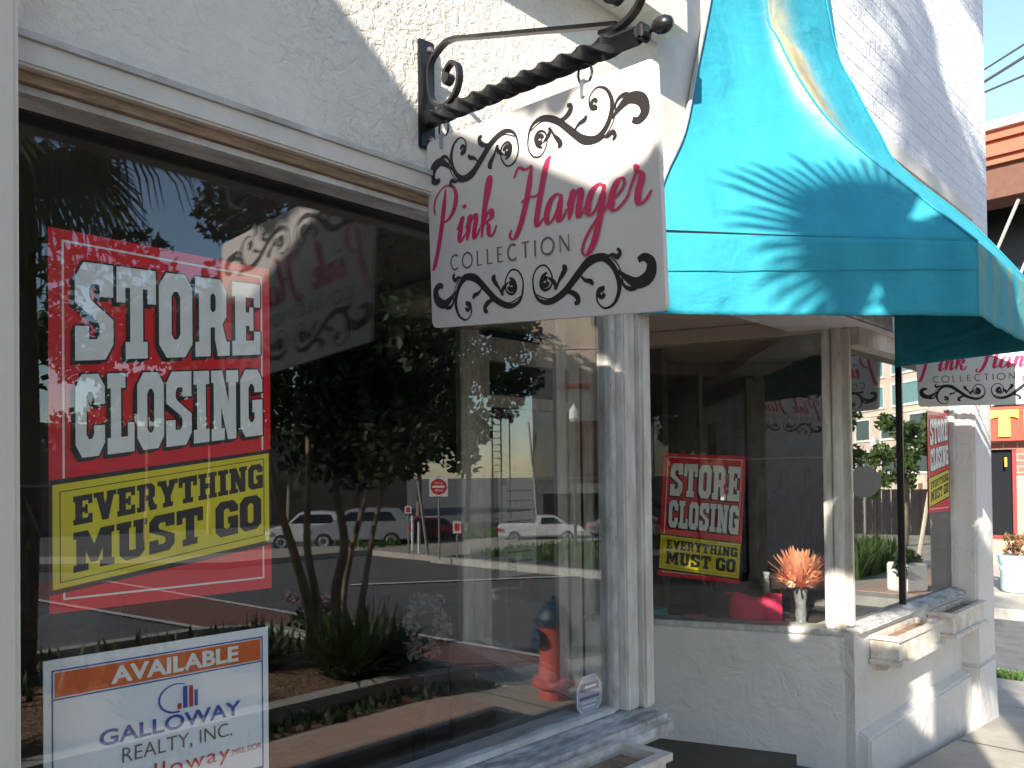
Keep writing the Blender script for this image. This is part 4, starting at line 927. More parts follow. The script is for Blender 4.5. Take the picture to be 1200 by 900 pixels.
def clothes_rail(label, cx, cy, rz, n, cols, w_=.9, ht=1.15, z=.38):
    t = thing('clothes_rack', label, 'clothes rack', (cx, cy, z), rz)
    mb = MB().tube([(-w_/2, 0, 0), (-w_/2, 0, ht), (w_/2, 0, ht), (w_/2, 0, 0)], .012, 6); mb.box(-w_/2-.02, -w_/2+.02, -.2, .2, 0, .02); mb.box(w_/2-.02, w_/2+.02, -.2, .2, 0, .02); mb.build('rail', 'steel', t)
    for k in range(n):
        x = -w_/2+.08+(w_-.16)*k/(n-1); g_ = MB(); l = random.uniform(.5, .8); rows = []
        for i in range(7):
            q = i/6; hw = .05+.15*min(1, q*3)+.03*q; rows.append([(x+.012*math.sin(j_*2+k), -hw+2*hw*j_/6, ht-.05-l*q+(.0 if i else 0)) for j_ in range(7)])
        g_.grid(rows); g_.build('garment', cols[k % len(cols)], t, solid=.012)
    return t
MB().obox(ob_, ub, -.2, 1.6, -1.25, -1.22, .38, 2.5).build('display_backdrop', 'grey_cloth', B)
clothes_rail('steel rack of dark dresses behind the entrance side window', *bp(.55, -.95, 0)[:2], math.atan2(ub[1], ub[0]), 9, ('dark_cloth', 'wine_cloth', 'dark_cloth', 'grey_cloth'), 1.1, 1.3)
clothes_rail('rack of grey and wine garments deep inside the left part of the shop', 1.3, 4.6, .2, 10, ('dark_cloth', 'grey_cloth', 'wine_cloth'), 1.3, 1.2)
def dressform(label, x, y, z, m):
    t = thing('dress_form', label, 'mannequin', (x, y, z))
    autosmooth(MB().lathe([(.10, .0), (.13, .05), (.12, .12), (.085, .22), (.09, .28), (.11, .34), (.10, .40), (.05, .44), (.03, .46), (.03, .50), (.005, .505)], (0, 0, .45), 18).build('torso', m, t), 1)
    MB().tube([(0, 0, 0), (0, 0, .46)], .012, 8).build('stand_pole', 'iron', t); MB().lathe([(.13, 0), (.13, .012), (.02, .02)], (0, 0, 0), 18).build('base', 'iron', t); return t
dressform('black dress form standing behind the vase in the entrance side window', *bp(.33, -.72, .56), 'dark_cloth')
dressform('grey dress form near the back of the left window', .95, 3.0, .38, 'grey_cloth')
# black bag, teal books, vases
t = thing('tote_bag', 'black fabric tote bag between the poster and the pink cushion', 'bag', bp(.56, -.20, .906), math.atan2(ub[1], ub[0]))
MB().prism([(-.07, 0), (.07, 0), (.082, .13), (-.082, .13)], lambda a, b_, n: (a, n, b_), -.03, .03).build('bag_body', 'dark_cloth', t, bevel=.008)
MB().tube([(-.04, 0, .128), (-.035, 0, .18), (0, 0, .2), (.035, 0, .18), (.04, 0, .128)], .005, 6).build('handle', 'black_paint', t)
t = thing('book_stack', 'two teal and white books stacked at the inner end of the entrance side window', 'books', bp(.86, -.16, .906), math.atan2(ub[1], ub[0]))
MB().box(-.06, .06, -.04, .04, 0, .022).build('book', 'white_ceramic', t); MB().box(-.055, .055, -.04, .04, .023, .05).build('book', 'teal_book', t)
for lab, a, b_, m_ in (('slim white ceramic vase, left of the pair behind the poster edge', .37, -.50, 'white_ceramic'), ('slim grey ceramic vase, right of the pair behind the vase of feathers', .24, -.55, 'grey_cloth')):
    t = thing('slim_vase', lab, 'vase', bp(a, b_, .906))
    autosmooth(MB().lathe([(.02, 0), (.026, .05), (.018, .12), (.012, .18), (.018, .2)], n=12).build('vase_body', m_, t), 1)
t = thing('fabric_bundle', 'rose patterned folded scarf lying at the foot of the black tote bag', 'scarf', bp(.66, -.15, .906), math.atan2(ub[1], ub[0]))
autosmooth(MB().lathe([(.06, 0), (.065, .012), (.045, .03), (.015, .036), (.002, .034)], n=11).build('folds', 'rose_fabric', t), 2)
# left window: round stool, bucket, black basket
t = thing('slatted_stool', 'low round black stool with slatted top on the left window deck', 'stool', (1.42, 1.72, .70))
MB().lathe([(.13, 0), (.14, .01), (.14, .05), (.12, .06), (.02, .062)], n=28).build('seat', 'black_paint', t)
for k in range(5): MB().box(-.07, .07, -.06+.027*k, -.047+.027*k, .0625, .068).build('slat', 'grey_cloth', t)
t = thing('bucket', 'small pale metal bucket on the left window deck', 'bucket', (1.28, 1.62, .70))
autosmooth(MB().lathe([(.036, 0), (.045, .09), (.047, .092), (.043, .09), (.034, .01)], n=20).build('pail', 'white_ceramic', t), .8)
t = thing('wicker_basket', 'wide black basket behind the gap between poster and realty sign', 'basket', (.75, 2.0, 1.02))
autosmooth(MB().lathe([(.17, 0), (.20, .12), (.205, .13), (.195, .125), (.16, .01)], n=24).build('basket_body', 'black_paint', t), .8)
MB().box(-.16, .16, -.15, .15, -.32, -.001).build('plinth_block', 'dark_cloth', t)
t = thing('flower_wreath', 'pale dried flower wreath with leaves standing inside the left window', 'wreath', (1.66, 1.95, 1.02))
joinclouds('dried_flower', [((.07*math.cos(q), .02, .11+.08*math.sin(q)), (.035, .03, .035), 45, .014) for q in (0, 1, 2, 3, 4, 5, 6)], 'dry_petal', t)
MB().box(-.05, .05, -.03, .03, -.32, .0).build('stand', 'dark_cloth', t)

# ================================================================== STREET FURNITURE
# hydrant
t = thing('fire_hydrant', 'red fire hydrant with dark blue bonnet on the corner pavement by the kerb', 'hydrant', (3.586, -.366, gz(3.586)), .3)
k = .574/.76
def sc(pr): return [(a*k, b_*k) for a, b_ in pr]
autosmooth(MB().lathe(sc([(.115, 0), (.115, .10), (.112, .105)]), n=24).build('base', 'hyd_red', t), .6)
autosmooth(MB().lathe(sc([(.165, .10), (.17, .11), (.17, .135), (.155, .15), (.125, .16)]), n=24).build('flange', 'hyd_red', t), .6)
autosmooth(MB().lathe(sc([(.118, .15), (.105, .30), (.10, .45), (.108, .56), (.12, .575)]), n=24).build('barrel', 'hyd_red', t), .6)
autosmooth(MB().lathe(sc([(.145, .57), (.15, .58), (.15, .605), (.13, .615), (.125, .64), (.10, .69), (.05, .735), (.028, .745), (.026, .785), (.01, .79)]), n=24).build('bonnet', 'hyd_blue', t), .6)
for ax, sgn in ((1, -1), (0, 1), (0, -1)):
    autosmooth(MB().lathe([(.045*k*1.2, sgn*.08*k), (.05*k*1.2, sgn*.13*k), (.06*k*1.2, sgn*.135*k), (.06*k*1.2, sgn*.165*k), (.02*k, sgn*.17*k), (.015*k, sgn*.19*k)], (0, 0, .47*k), 16, axis=ax).build('outlet_cap', 'hyd_blue', t), .6)
def bolts():
    mb = MB()
    for i in range(8):
        a = i*math.pi/4; mb.lathe([(.010, 0), (.010, .02), (.003, .022)], (.135*k*math.cos(a)*1.05, .135*k*math.sin(a)*1.05, .148*k), 6)
    return mb
bolts().build('bolt', 'hyd_red', t)

def tree(name, label, loc, trunks, crown, leafm, cat='tree', barkm='bark', group=None):
    t = thing(name, label, cat, loc, group=group)
    for pts, r0, r1 in trunks:
        n_ = len(pts); d_ = crom([(*p_, r0+(r1-r0)*i/(n_-1)) for i, p_ in enumerate(pts)], 5)
        autosmooth(MB().tube([q[:3] for q in d_], [q[3] for q in d_], 9).build('trunk' if r0 > .03 else 'limb', barkm, t), 1.5)
    joinclouds('crown', crown, leafm, t); return t
def pt(x): return x
# crape myrtle with several stems in the bed, seen mirrored in the left window
cr = []
bx, by, bz = 3.10, -2.15, gz(3.1)
trunks = [([(0, 0, 0), (-.02, .0, .35), (-.14, .04, .7), (-.26, .02, 1.1), (-.4, 0, 1.7)], .042, .02), ([(.05, .02, 0), (.04, .0, .4), (.0, -.05, .8), (.05, -.1, 1.4), (.1, -.2, 2.0)], .036, .016),
          ([(.22, -.02, 0), (.2, 0, .45), (.24, .05, .8), (.20, .0, 1.3), (.25, 0, 2.1)], .044, .02), ([(.3, -.1, 0), (.36, -.12, .5), (.5, -.1, 1.0), (.75, -.1, 1.6)], .034, .014), ([(.27, .1, .02), (.3, .2, .5), (.34, .3, 1.0), (.5, .4, 1.6)], .028, .012)]
for i in range(76):
    a = random.uniform(0, 6.283); r = random.uniform(0, .92); cr.append(((.24+r*math.cos(a), .16+r*math.sin(a)*.9, random.uniform(1.42, 3.2)), (random.uniform(.18, .34),)*3, 420, .035))
tree('crape_myrtle', 'multi-stemmed tree with smooth tan trunks and dark crown in the planting bed', (bx, by, bz), trunks, cr, 'leaf_dark')
cr = [((random.uniform(-.9, 1.0), random.uniform(-.9, .9), random.uniform(1.9, 2.7)), (.25, .25, .2), 160, .04) for _ in range(16)]
t_ = tree('street_tree', 'leafy tree with loose crown behind the trunks in the planting bed', (1.1, -3.0, gz(1.1)), [([(0, 0, 0), (.05, 0, .8), (0, .1, 1.6), (.1, 0, 2.4)], .06, .03), ([(0, .1, 1.3), (-.4, .2, 2.2)], .028, .01), ([(0, .1, 1.4), (.5, .1, 2.2)], .028, .01)], cr, 'leaf')
for (lab, x, y, zz, rr_, n_) in (('dense clump of strap leaved plants at the corner of the planting bed, largest', 3.0, -1.42, .0, .44, 640), ('smaller clump of strap leaved plants left of the tree trunks', 1.75, -1.5, 0, .28, 300), ('strap leaved clump farthest left in the planting bed', .75, -1.45, 0, .32, 340), ('low strap leaved clump behind the largest one', 2.6, -2.1, 0, .3, 260)):
    V = []; Fc = []
    for i in range(n_):
        a = random.uniform(0, 6.283); e = random.uniform(.5, 1.4); l = random.uniform(.6, 1.1)*rr_; r0 = rr_*.5*random.random(); px_, py_ = r0*math.cos(a+1), r0*math.sin(a+1)
        o = len(V); prev = []
        for q in range(5):
            s_ = q/4; hx = l*s_*math.cos(e)*1.25; zq = l*math.sin(e)*(s_-.55*s_*s_*(1.5-e))*1.2; wd = .012*(1-s_)**.6+.001
            cx_, cy_ = px_+hx*math.cos(a), py_+hx*math.sin(a); V += [(cx_-wd*math.sin(a), cy_+wd*math.cos(a), zq), (cx_+wd*math.sin(a), cy_-wd*math.cos(a), zq)]
        for q in range(4): Fc.append((o+2*q, o+2*q+1, o+2*q+3, o+2*q+2))
    t = thing('leafy_clump', lab, 'plant', (x, y, gz(x)+.03), group='strap leaved clumps in the bed')
    me = bpy.data.meshes.new('foliage'); me.from_pydata(V, [], Fc); me.update(); me.materials.append(M['leaf']); o = bpy.data.objects.new('foliage', me); COL.objects.link(o); o.parent = t
t = thing('flowering_shrub', 'small shrub with faded pink flower heads behind the tree trunks', 'shrub', (3.9, -3.3, gz(3.9)-.1))
joinclouds('foliage', [((0, 0, .18), (.25, .25, .2), 500, .035)], 'leaf', t); joinclouds('flower_heads', [((random.uniform(-.2, .2), random.uniform(-.2, .2), random.uniform(.25, .42)), (.07, .07, .06), 120, .018) for _ in range(9)], 'blossom', t)

def palm(label, loc, ht, rr_, nf, nb=34, seed=1, skirt=0, special=(), bw=.016):
    R = random.Random(seed); t = thing('cabbage_palm', label, 'palm tree', loc)
    pts = [(0, 0, 0), (.03, 0, ht*.35), (0, .03, ht*.7), (0, 0, ht)]; autosmooth(MB().tube(crom(pts, 5), .11, 12).build('trunk', 'palm_bark', t), 1.5)
    for k_ in range(nf):
        az = 2*math.pi*k_/nf*2.618+R.uniform(-.2, .2); el = R.uniform(-.75, 1.2) if k_ > skirt else R.uniform(-1.2, -.6)
        pl_ = rr_*R.uniform(.45, .6); d_ = Vector((math.cos(az)*math.cos(el), math.sin(az)*math.cos(el), math.sin(el))); bl_ = rr_*.58; fc_ = Vector((0, 0, 1)); droop = 1
        if special: dd_, pl_, bl_, droop = special[k_]; d_ = Vector(dd_).normalized(); fc_ = SUN
        base = Vector((0, 0, ht)); tip = base+d_*pl_+Vector((0, 0, -.08)); mb = MB(); mb.tube([base, base+d_*pl_*.5, tip], [.012, .009, .006], 5)
        side = d_.cross(fc_).normalized(); upv = side.cross(d_)
        for b_ in range(nb):
            an = math.radians(-118+236*b_/(nb-1)) if not special or k_ else math.radians(-88+176*b_/(nb-1)); bd = (d_*math.cos(an)+side*math.sin(an)+upv*.12).normalized(); L_ = bl_*(1-.25*abs(an)/2.1)*R.uniform(.85, 1.05); wv_ = bw
            nrm = bd.cross(upv).normalized(); q0 = tip; q1 = tip+bd*L_*.5; q2 = tip+bd*L_*.85+Vector((0, 0, -.10*rr_*droop)); q3 = tip+bd*L_+Vector((0, 0, -.30*rr_*droop))
            mb.add([q0-nrm*.003, q0+nrm*.003, q1+nrm*wv_, q1-nrm*wv_, q2+nrm*wv_*.6, q2-nrm*wv_*.6, q3], [(0, 1, 2, 3), (3, 2, 4, 5), (5, 4, 6)])
        me = bpy.data.meshes.new('frond'); me.from_pydata(mb.v, [], mb.f); me.update(); me.materials.append(M['palm_leaf']); o = bpy.data.objects.new('frond', me); COL.objects.link(o); o.parent = t
    return t
palm('cabbage palm with drooping fronds in the planting bed, its fronds mirrored above the poster', (1.45, -2.75, .36), 3.75, 1.15, 22, seed=3, skirt=6)
pw = palm('cabbage palm beside the pavement left of the frame, throwing frond shadows on the awning', (-.3, -.64, .36), 3.36, .6, 20, nb=30, seed=11, special=[((0, .97, .22), .40, .50, .2), ((0, .2, .9), .10, .34, .3), ((.1, .5, -.1), .12, .40, .5), ((0, -.7, .5), .25, .4, .6), ((.1, -.9, 0), .3, .42, 1), ((0, -.5, -.7), .25, .42, 1), ((0, .3, -.8), .15, .36, 1), ((.3, .1, .3), .1, .38, 1), ((-.6, .1, .3), .3, .4, 1), ((-.6, -.3, -.3), .3, .4, 1), ((0, -.2, .7), .12, .36, .5), ((.1, .3, .1), .05, .34, .5), ((.0, .6, .5), .08, .30, .5), ((.0, -.4, .4), .08, .34, .5), ((.0, -.5, .1), .12, .4, .5), ((.0, .7, -.5), .08, .32, .5), ((0, .1, .5), .18, .30, .5), ((0, -.3, -.2), .1, .4, .5), ((0, .4, .5), .2, .26, .5), ((0, -.6, .7), .2, .34, .5)], bw=.0155)
joinclouds('shadow_leaf_mass', [((0, .12, 3.36), (.30, .26, .22), 1900, .055), ((0, .27, 3.30), (.2, .14, .2), 700, .05), ((0, -.02, 3.22), (.3, .24, .16), 900, .055), ((0, .0, 3.50), (.3, .12, .12), 500, .05)], 'palm_leaf', pw)  # dense leaf mass added to make the frond shadow on the awning solid
palm('tall cabbage palm left of the frame, throwing long frond shadows on the upper wall', (-2.6, -1.95, .36), 7.4, 1.25, 13, nb=14, seed=5, skirt=8, bw=.04)
cr = []
cr.append(((-.25, -.55+.35, 3.93-.36), (.16, .08, .12), 500, .03))
for (y, z) in [(-.05, 3.70), (.03, 3.74), (-.12, 3.66)]: cr.append(((-.25, y+.35, z-.36), (.16, .09, .09), 500, .03))
for y in (-.5, -.6, -.7, -.8, -.9, -.98): cr.append(((-.2, y+.35, 3.08-.36), (.2, .1, .13), 500, .035))
for y in (-.2, -.3, -.4, -.5, -.6, -.7):
    cr.append(((-.2, y+.35, (3.20 if y > -.35 else 3.30)-.36), (.2, .1, .13), 500, .035))
    if y < -.45: cr.append(((-.2, y+.35, 3.78-.36), (.2, .07, .06), 260, .03))
tree('added_shade_clumps', 'added unseen leaf clumps on a stem placed to shade the entrance, left of the frame', (-1.25, -.35, .36), [([(0, 0, 0), (.02, 0, 1.2), (-.1, 0, 2.4), (-.2, 0, 3.0)], .04, .02)], cr, 'leaf_dark')  # leaf clumps added out of view to keep sun off posts and splay wall

# sign posts
def octa(r): return [(r*math.cos(math.radians(22.5+45*i)), r*math.sin(math.radians(22.5+45*i))) for i in range(8)]
t = thing('stop_sign', 'grey back of an octagonal stop sign on a thin post across the side street', 'road sign', (15.3, -2.9, 0), math.atan2(-5.6, 15.3))
MB().tube([(0, 0, 0), (0, 0, 1.75)], .022, 8).build('post', 'pole_grey', t)
MB().prism(octa(.30), lambda a, b_, n: (n, a, b_+1.42), -.035, -.030).build('sign_back', 'sign_back', t); MB().prism(octa(.30), lambda a, b_, n: (n, a, b_+1.42), -.029, -.026).build('sign_rim', 'sign_face', t)
def post_sign(name, label, X, Y, h_, w_, hh_, kind, rz, face='sign_face'):
    t = thing(name, label, 'road sign', (X, Y, 0), rz)
    MB().tube([(0, 0, 0), (0, 0, h_+.02)], .018, 8).build('post', 'pole_grey', t)
    MB().box(-w_/2, w_/2, -.034, -.028, h_-hh_, h_).build('plate', face, t)
    pl = Plane((0, -.034, h_-hh_/2), (1, 0, 0), (0, 0, 1), (0, -1, 0))
    if kind == 'dne':
        flat(pl, [(*poly(disc2(0, 0, w_*.44, 20)), .003)], 'red_disc', 'sign_red', t); flat(pl, [(*poly(rr4(-w_*.33, -w_*.06, w_*.33, w_*.06)), .006)], 'white_bar', 'sign_face', t)
        # mirrored by the window in the photograph, so it reads true in the street
        flat(pl, [(*fit(text2d('DO NOT', .01), rq(-w_*.24, w_*.13, w_*.24, w_*.26)), .006), (*fit(text2d('ENTER', .01), rq(-w_*.22, -w_*.27, w_*.22, -w_*.14)), .006)], 'lettering', 'sign_face', t)
    else: flat(pl, [(*poly(rr4(-w_*.3, -hh_*.3, w_*.3, hh_*.32)), .003)], 'print', 'sign_red', t)
    return t
ang = math.atan2(2.74+9.27, 10.5)   # face the shop window
post_sign('do_not_enter_sign', 'red and white do not enter sign on a thin post at the far corner', 10.49, -9.27, 1.6, .36, .38, 'dne', math.pi-.86+math.pi/2+.1)
post_sign('parking_sign', 'small white and red parking sign below and right of the do not enter sign', 10.9, -9.2, .72, .16, .24, 'p', math.pi-.86+math.pi/2+.1)
post_sign('notice_sign', 'small orange-red notice on a pole left of the do not enter sign', 10.8, -10.6, 1.0, .14, .16, 'p', math.pi-.86+math.pi/2+.1)
for lab, X, Y, h_, ln_ in (('leaning pale pole left of the do not enter sign', 10.9, -10.1, 1.5, -.15), ('short white bollard post left of the leaning pole', 11.4, -11.2, .75, 0), ('thin white marker post between the bollard and the leaning pole', 11.0, -10.5, .65, 0), ('pale leaning utility pole in front of the far trees', 17.0, -12.5, 3.1, -.2)):
    t = thing('pole', lab, 'pole', (X, Y, 0)); MB().tube([(0, 0, 0), (ln_, ln_*.7, h_)], .03, 8).build('shaft', 'planter_white' if 'white' in lab else 'pole_grey', t); MB().lathe([(.034, 0), (.034, .02), (.005, .03)], (ln_, ln_*.7, h_-.002), 8).build('pole_cap', 'pole_grey', t)
def lamp(label, X, Y, h_, grp):
    t = thing('street_lamp', label, 'street lamp', (X, Y, 0), group=grp); MB().lathe([(.10, 0), (.10, .08), (.05, .14), (.03, .3), (.026, h_)], n=12).build('post', 'pole_black', t)
    MB().lathe([(.05, h_), (.10, h_+.06), (.09, h_+.22), (.02, h_+.30), (.004, h_+.34)], n=10).build('lantern', 'lamp_clear', t)
lamp('black street lamp at the corner across the junction', 11.73, -6.85, 2.6, 'black street lamps')
lamp('black street lamp by the fence across the side street, farther of the two', 19.2, -4.1, 2.1, 'black street lamps')

# white planter by the corner
t = thing('planter', 'square white planter with trailing green plant on the corner across the side street', 'planter', (11.55, -.98, 0), .5)
MB().box(-.18, .18, -.18, .18, 0, .38).build('pot', 'planter_white', t, bevel=.02); joinclouds('plant', [((0, 0, .44), (.18, .18, .12), 260, .04), ((-.22, .12, .34), (.09, .09, .15), 100, .045)], 'leaf', t)

# cars
def car(label, X, Y, rz, L_, h_, body, kind='suv', s=.60):
    t = thing('parked_car', label, 'car', (X, Y, -.10), rz, group='parked cars'); L_ *= s; h_ *= s; Wd = .88*s; hl = L_/2
    if kind == 'pickup': prof = [(-hl, .35), (-hl, .62), (-hl+.1, .68), (-.1, .68), (-.05, 1), (hl*.35, 1), (hl*.62, .68), (hl*.96, .60), (hl, .5), (hl, .28), (-hl, .25)]
    elif kind == 'sedan': prof = [(-hl, .35), (-hl, .62), (-hl*.75, .68), (-hl*.45, 1), (hl*.15, 1), (hl*.48, .66), (hl*.94, .56), (hl, .42), (hl, .22), (-hl, .22)]
    else: prof = [(-hl, .32), (-hl, .55), (-hl*.93, .68), (-hl*.72, .97), (-hl*.3, 1.0), (hl*.18, .98), (hl*.48, .66), (hl*.92, .57), (hl, .42), (hl, .22), (-hl, .22)]
    prof = [(a, b_*h_) for a, b_ in prof]
    o = MB().prism(prof, lambda a, b_, n: (a, n*(1-.16*max(0, b_/h_-.66)/.34), b_), -Wd, Wd).build('body', body, t, bevel=.04*s, seg=3); autosmooth(o, .7)
    gl = [(-hl*.68, .70), (-hl*.60, .92), (hl*.14, .92), (hl*.40, .70)] if kind != 'pickup' else [(-.0, .70), (.03, .93), (hl*.32, .93), (hl*.54, .70)]
    gl = [(a, b_*h_) for a, b_ in gl]
    for sd in (-1, 1):
        MB().prism(gl, lambda a, b_, n: (a, sd*(Wd*(1-.16*max(0, b_/h_-.66)/.34)+n), b_), -.01, .006).build('side_window', 'car_glass', t)
        MB().box(hl*.86, hl+.012, sd*Wd*.86-.1, sd*Wd*.86+.1, h_*.42, h_*.5).build('headlight', 'lamp_clear', t); MB().box(-hl-.012, -hl*.9, sd*Wd*.88-.08, sd*Wd*.88+.08, h_*.45, h_*.56).build('tail_light', 'lamp_red', t)
        for ax_ in (-hl*.62, hl*.62):
            r_ = .20*h_/1.3+.05
            wh = MB().lathe([(r_*.6, sd*(Wd-.17)), (r_, sd*(Wd-.16)), (r_, sd*(Wd+.005)), (r_*.72, sd*(Wd+.012))], (ax_, 0, r_), 18, axis=1).build('wheel', 'tyre', t)
            MB().lathe([(r_*.68, sd*(Wd+.010)), (r_*.62, sd*(Wd+.02)), (r_*.15, sd*(Wd+.008)), (r_*.1, sd*(Wd+.02))], (ax_, 0, r_), 10, axis=1).build('rim', 'steel', wh)
    return t
ca = .72   # car row runs across the mirrored view
car('silver grey hatchback with black roof pillars, middle of the mirrored parking row', 11.8, -13.7, math.radians(222), 4.3, 1.6, 'car_silver')
car('white SUV at the left end of the mirrored parking row', 10.85, -14.5, math.radians(218), 3.6, 1.75, 'car_white', s=.52)
car('dark red sedan right of the silver hatchback', 13.6, -13.5, math.radians(214), 4.2, 1.4, 'car_red', 'sedan', s=.48)
car('white pickup parked in front of the tan tower', 15.6, -11.2, math.radians(45), 4.7, 1.5, 'car_white', 'pickup', s=.46)
car('silver sedan behind the black street lamp at the tan tower', 17.9, -10.2, math.radians(45), 4.3, 1.4, 'car_silver', 'sedan', s=.46)

# far buildings
def facade_building(name, label, o, u, length, depth, height, wall, wins, parts=()):
    """o = ground corner, u = 2D direction of the visible facade; depth extends to the +90 side"""
    t = thing(name, label, 'building', (o[0], o[1], 0), math.atan2(u[1], u[0]))
    MB().box(0, length, 0, depth, -.2, height).build('wall', wall, t)
    for (a0, a1, z0, z1, gm) in wins:
        f = MB(); e = .09
        f.box(a0-e, a1+e, -.06, .02, z0-e, z0); f.box(a0-e, a1+e, -.06, .02, z1, z1+e); f.box(a0-e, a0, -.06, .02, z0, z1); f.box(a1, a1+e, -.06, .02, z0, z1)
        fo = f.build('window', 'window_frame', t); MB().box(a0, a1, -.02, .01, z0, z1).build('pane', gm, fo)
        if a1-a0 > 1.2: 
            for k_ in range(1, int((a1-a0)/.8)): MB().box(a0+k_*.8-.02, a0+k_*.8+.02, -.045, -.021, z0, z1).build('mullion', 'window_frame', fo)
    for (a0, a1, b0, b1, z0, z1, m_, nm) in parts: MB().box(a0, a1, b0, b1, z0, z1).build(nm, m_, t)
    return t
# office block across the side street (mirrored in the small side window)
un = Vector((-.665, .749)); P_end = Vector((48.7, -11.4))+Vector((.665, -.749))*22
wins = []
for r_, (z0, z1, strip) in enumerate(((1.6, 2.8, 0), (3.65, 4.9, 0), (5.6, 6.8, 1), (7.5, 8.6, 1), (9.6, 10.8, 1), (11.7, 12.9, 1))):
    a = 1.2
    while a < 33.5:
        if strip: wins.append((a, a+4.6, z0, z1, 'window_teal')); a += 5.6
        else: wins.append((a, a+1.7, z0, z1, 'window_dark')); a += 3.1
facade_building('office_block', 'beige office block with rows of dark windows mirrored in the small side window', (P_end.x, P_end.y), (un.x, un.y), 36, -14, 14.5, 'beige_wall', [], ())
ob = bpy.context.scene.objects['office_block']
for o_ in list(ob.children): bpy.data.objects.remove(o_)
# facade looks towards the shop: outward side is u rotated +90
MB().box(0, 36, -14, 0, -.2, 14.5).build('wall', 'beige_wall', ob)
for (a0, a1, z0, z1, gm) in wins:
    f = MB(); e = .13
    f.box(a0-e, a1+e, -.02, .09, z0-e, z0); f.box(a0-e, a1+e, -.02, .09, z1, z1+e); f.box(a0-e, a0, -.02, .09, z0, z1); f.box(a1, a1+e, -.02, .09, z0, z1)
    fo = f.build('window', 'window_frame', ob); MB().box(a0, a1, -.01, .03, z0, z1).build('pane', gm, fo)
MB().box(0, 36, 0, .06, 5.1, 5.25).build('string_course', 'cream_band', ob)
# tan tower mirrored at the right end of the left window
V0 = Vector((20.0, -15.4)); u_ = Vector((.665, .748)).normalized()
tt = facade_building('tan_tower', 'tall plain tan building with white balcony rails mirrored in the left window', (V0.x, V0.y), (u_.x, u_.y), 8, 0.01, .01, 'tan_wall', [])
for o_ in list(tt.children): bpy.data.objects.remove(o_)
MB().box(0, 8, -7, 0, 1.25, 13).build('wall', 'tan_wall', tt)     # outward side +90 is away; shop side is -90
for o_ in list(tt.children): bpy.data.objects.remove(o_)
# shop side of the tower is +v (u rotated +90 points (-.72,.69): back to the shop)
MB().box(0, 8, -7, 0, 1.3, 13).build('wall', 'tan_wall', tt)
MB().box(-.05, 8, -6.9, .12, 1.0, 1.30).build('white_fascia', 'cream_band', tt)
MB().box(.3, 8, -6, -.8, -.2, 1.0).build('shop_front', 'brown_brick', tt)
for a in (.1, 2.4, 4.6): MB().box(a, a+.22, -.2, .05, -.1, 1.0).build('pillar', 'cream_band', tt)
for z in (2.35, 3.45, 4.6, 5.8): MB().box(0, 8, 0, .03, z, z+.05).build('string_course', 'cream_band', tt)
MB().box(1.3, 2.3, 0, .03, 1.35, 3.4).build('brick_panel', 'brick_red', tt)
fo = MB().box(1.15, 1.85, 0, .05, 3.75, 4.45).build('window', 'window_frame', tt); MB().box(1.25, 1.75, .05, .07, 3.82, 4.38).build('pane', 'cream_band', fo)
MB().box(1.1, 1.9, 0, .25, 4.5, 4.62).build('window_canopy', 'sign_red', tt)
for k_ in range(6):
    z = .9+1.05*k_; b_ = MB().box(2.35, 2.95, 0.01, .55, z+.5, z+.58).build('balcony', 'window_frame', tt)
    mb = MB()
    for i in range(6): mb.box(2.37+i*.11, 2.39+i*.11, .5, .53, z+.581, z+.95)
    mb.box(2.35, 2.95, .49, .54, z+.951, z+.98); mb.build('railing', 'window_frame', b_)
t = thing('scaffold_tower', 'thin grey lattice mast beside the tan tower', 'mast', (18.9, -15.8, 0))
mb = MB()
for a, b_ in ((-.2, -.2), (.2, -.2), (.2, .2), (-.2, .2)): mb.box(a-.015, a+.015, b_-.015, b_+.015, 0, 4.6)
for k_ in range(20): mb.box(-.2, .2, -.21, -.19, .2+.22*k_, .215+.22*k_); mb.box(-.21, -.19, -.2, .2, .2+.22*k_, .215+.22*k_)
mb.build('lattice', 'pole_grey', t)
t = thing('grey_warehouse', 'long low dark grey building behind the parked cars', 'building', (0, 0, 0))
MB().box(2, 24, -34, -27, -.2, 3.4).build('wall', 'grey_wall', t); MB().box(1.9, 24.1, -34.1, -26.9, 3.401, 3.55).build('parapet', 'kerb', t)
for k_ in range(4): MB().box(5+4*k_, 6.4+4*k_, -27, -26.97, .8, 2.0).build('window', 'window_dark', t)
t = thing('board_fence', 'dark timber fence across the side street behind the stop sign', 'fence', (20.2, -8.5, 0), math.radians(70))
for k_ in range(34): MB().box(k_*.22, k_*.22+.205, 0, .03, 0, 1.15).build('board', 'dark_cloth', t)
for k_ in range(4): MB().box(k_*2.4, k_*2.4+.10, -.06, -.001, 0, 1.3).build('post', 'bare_wood', t)

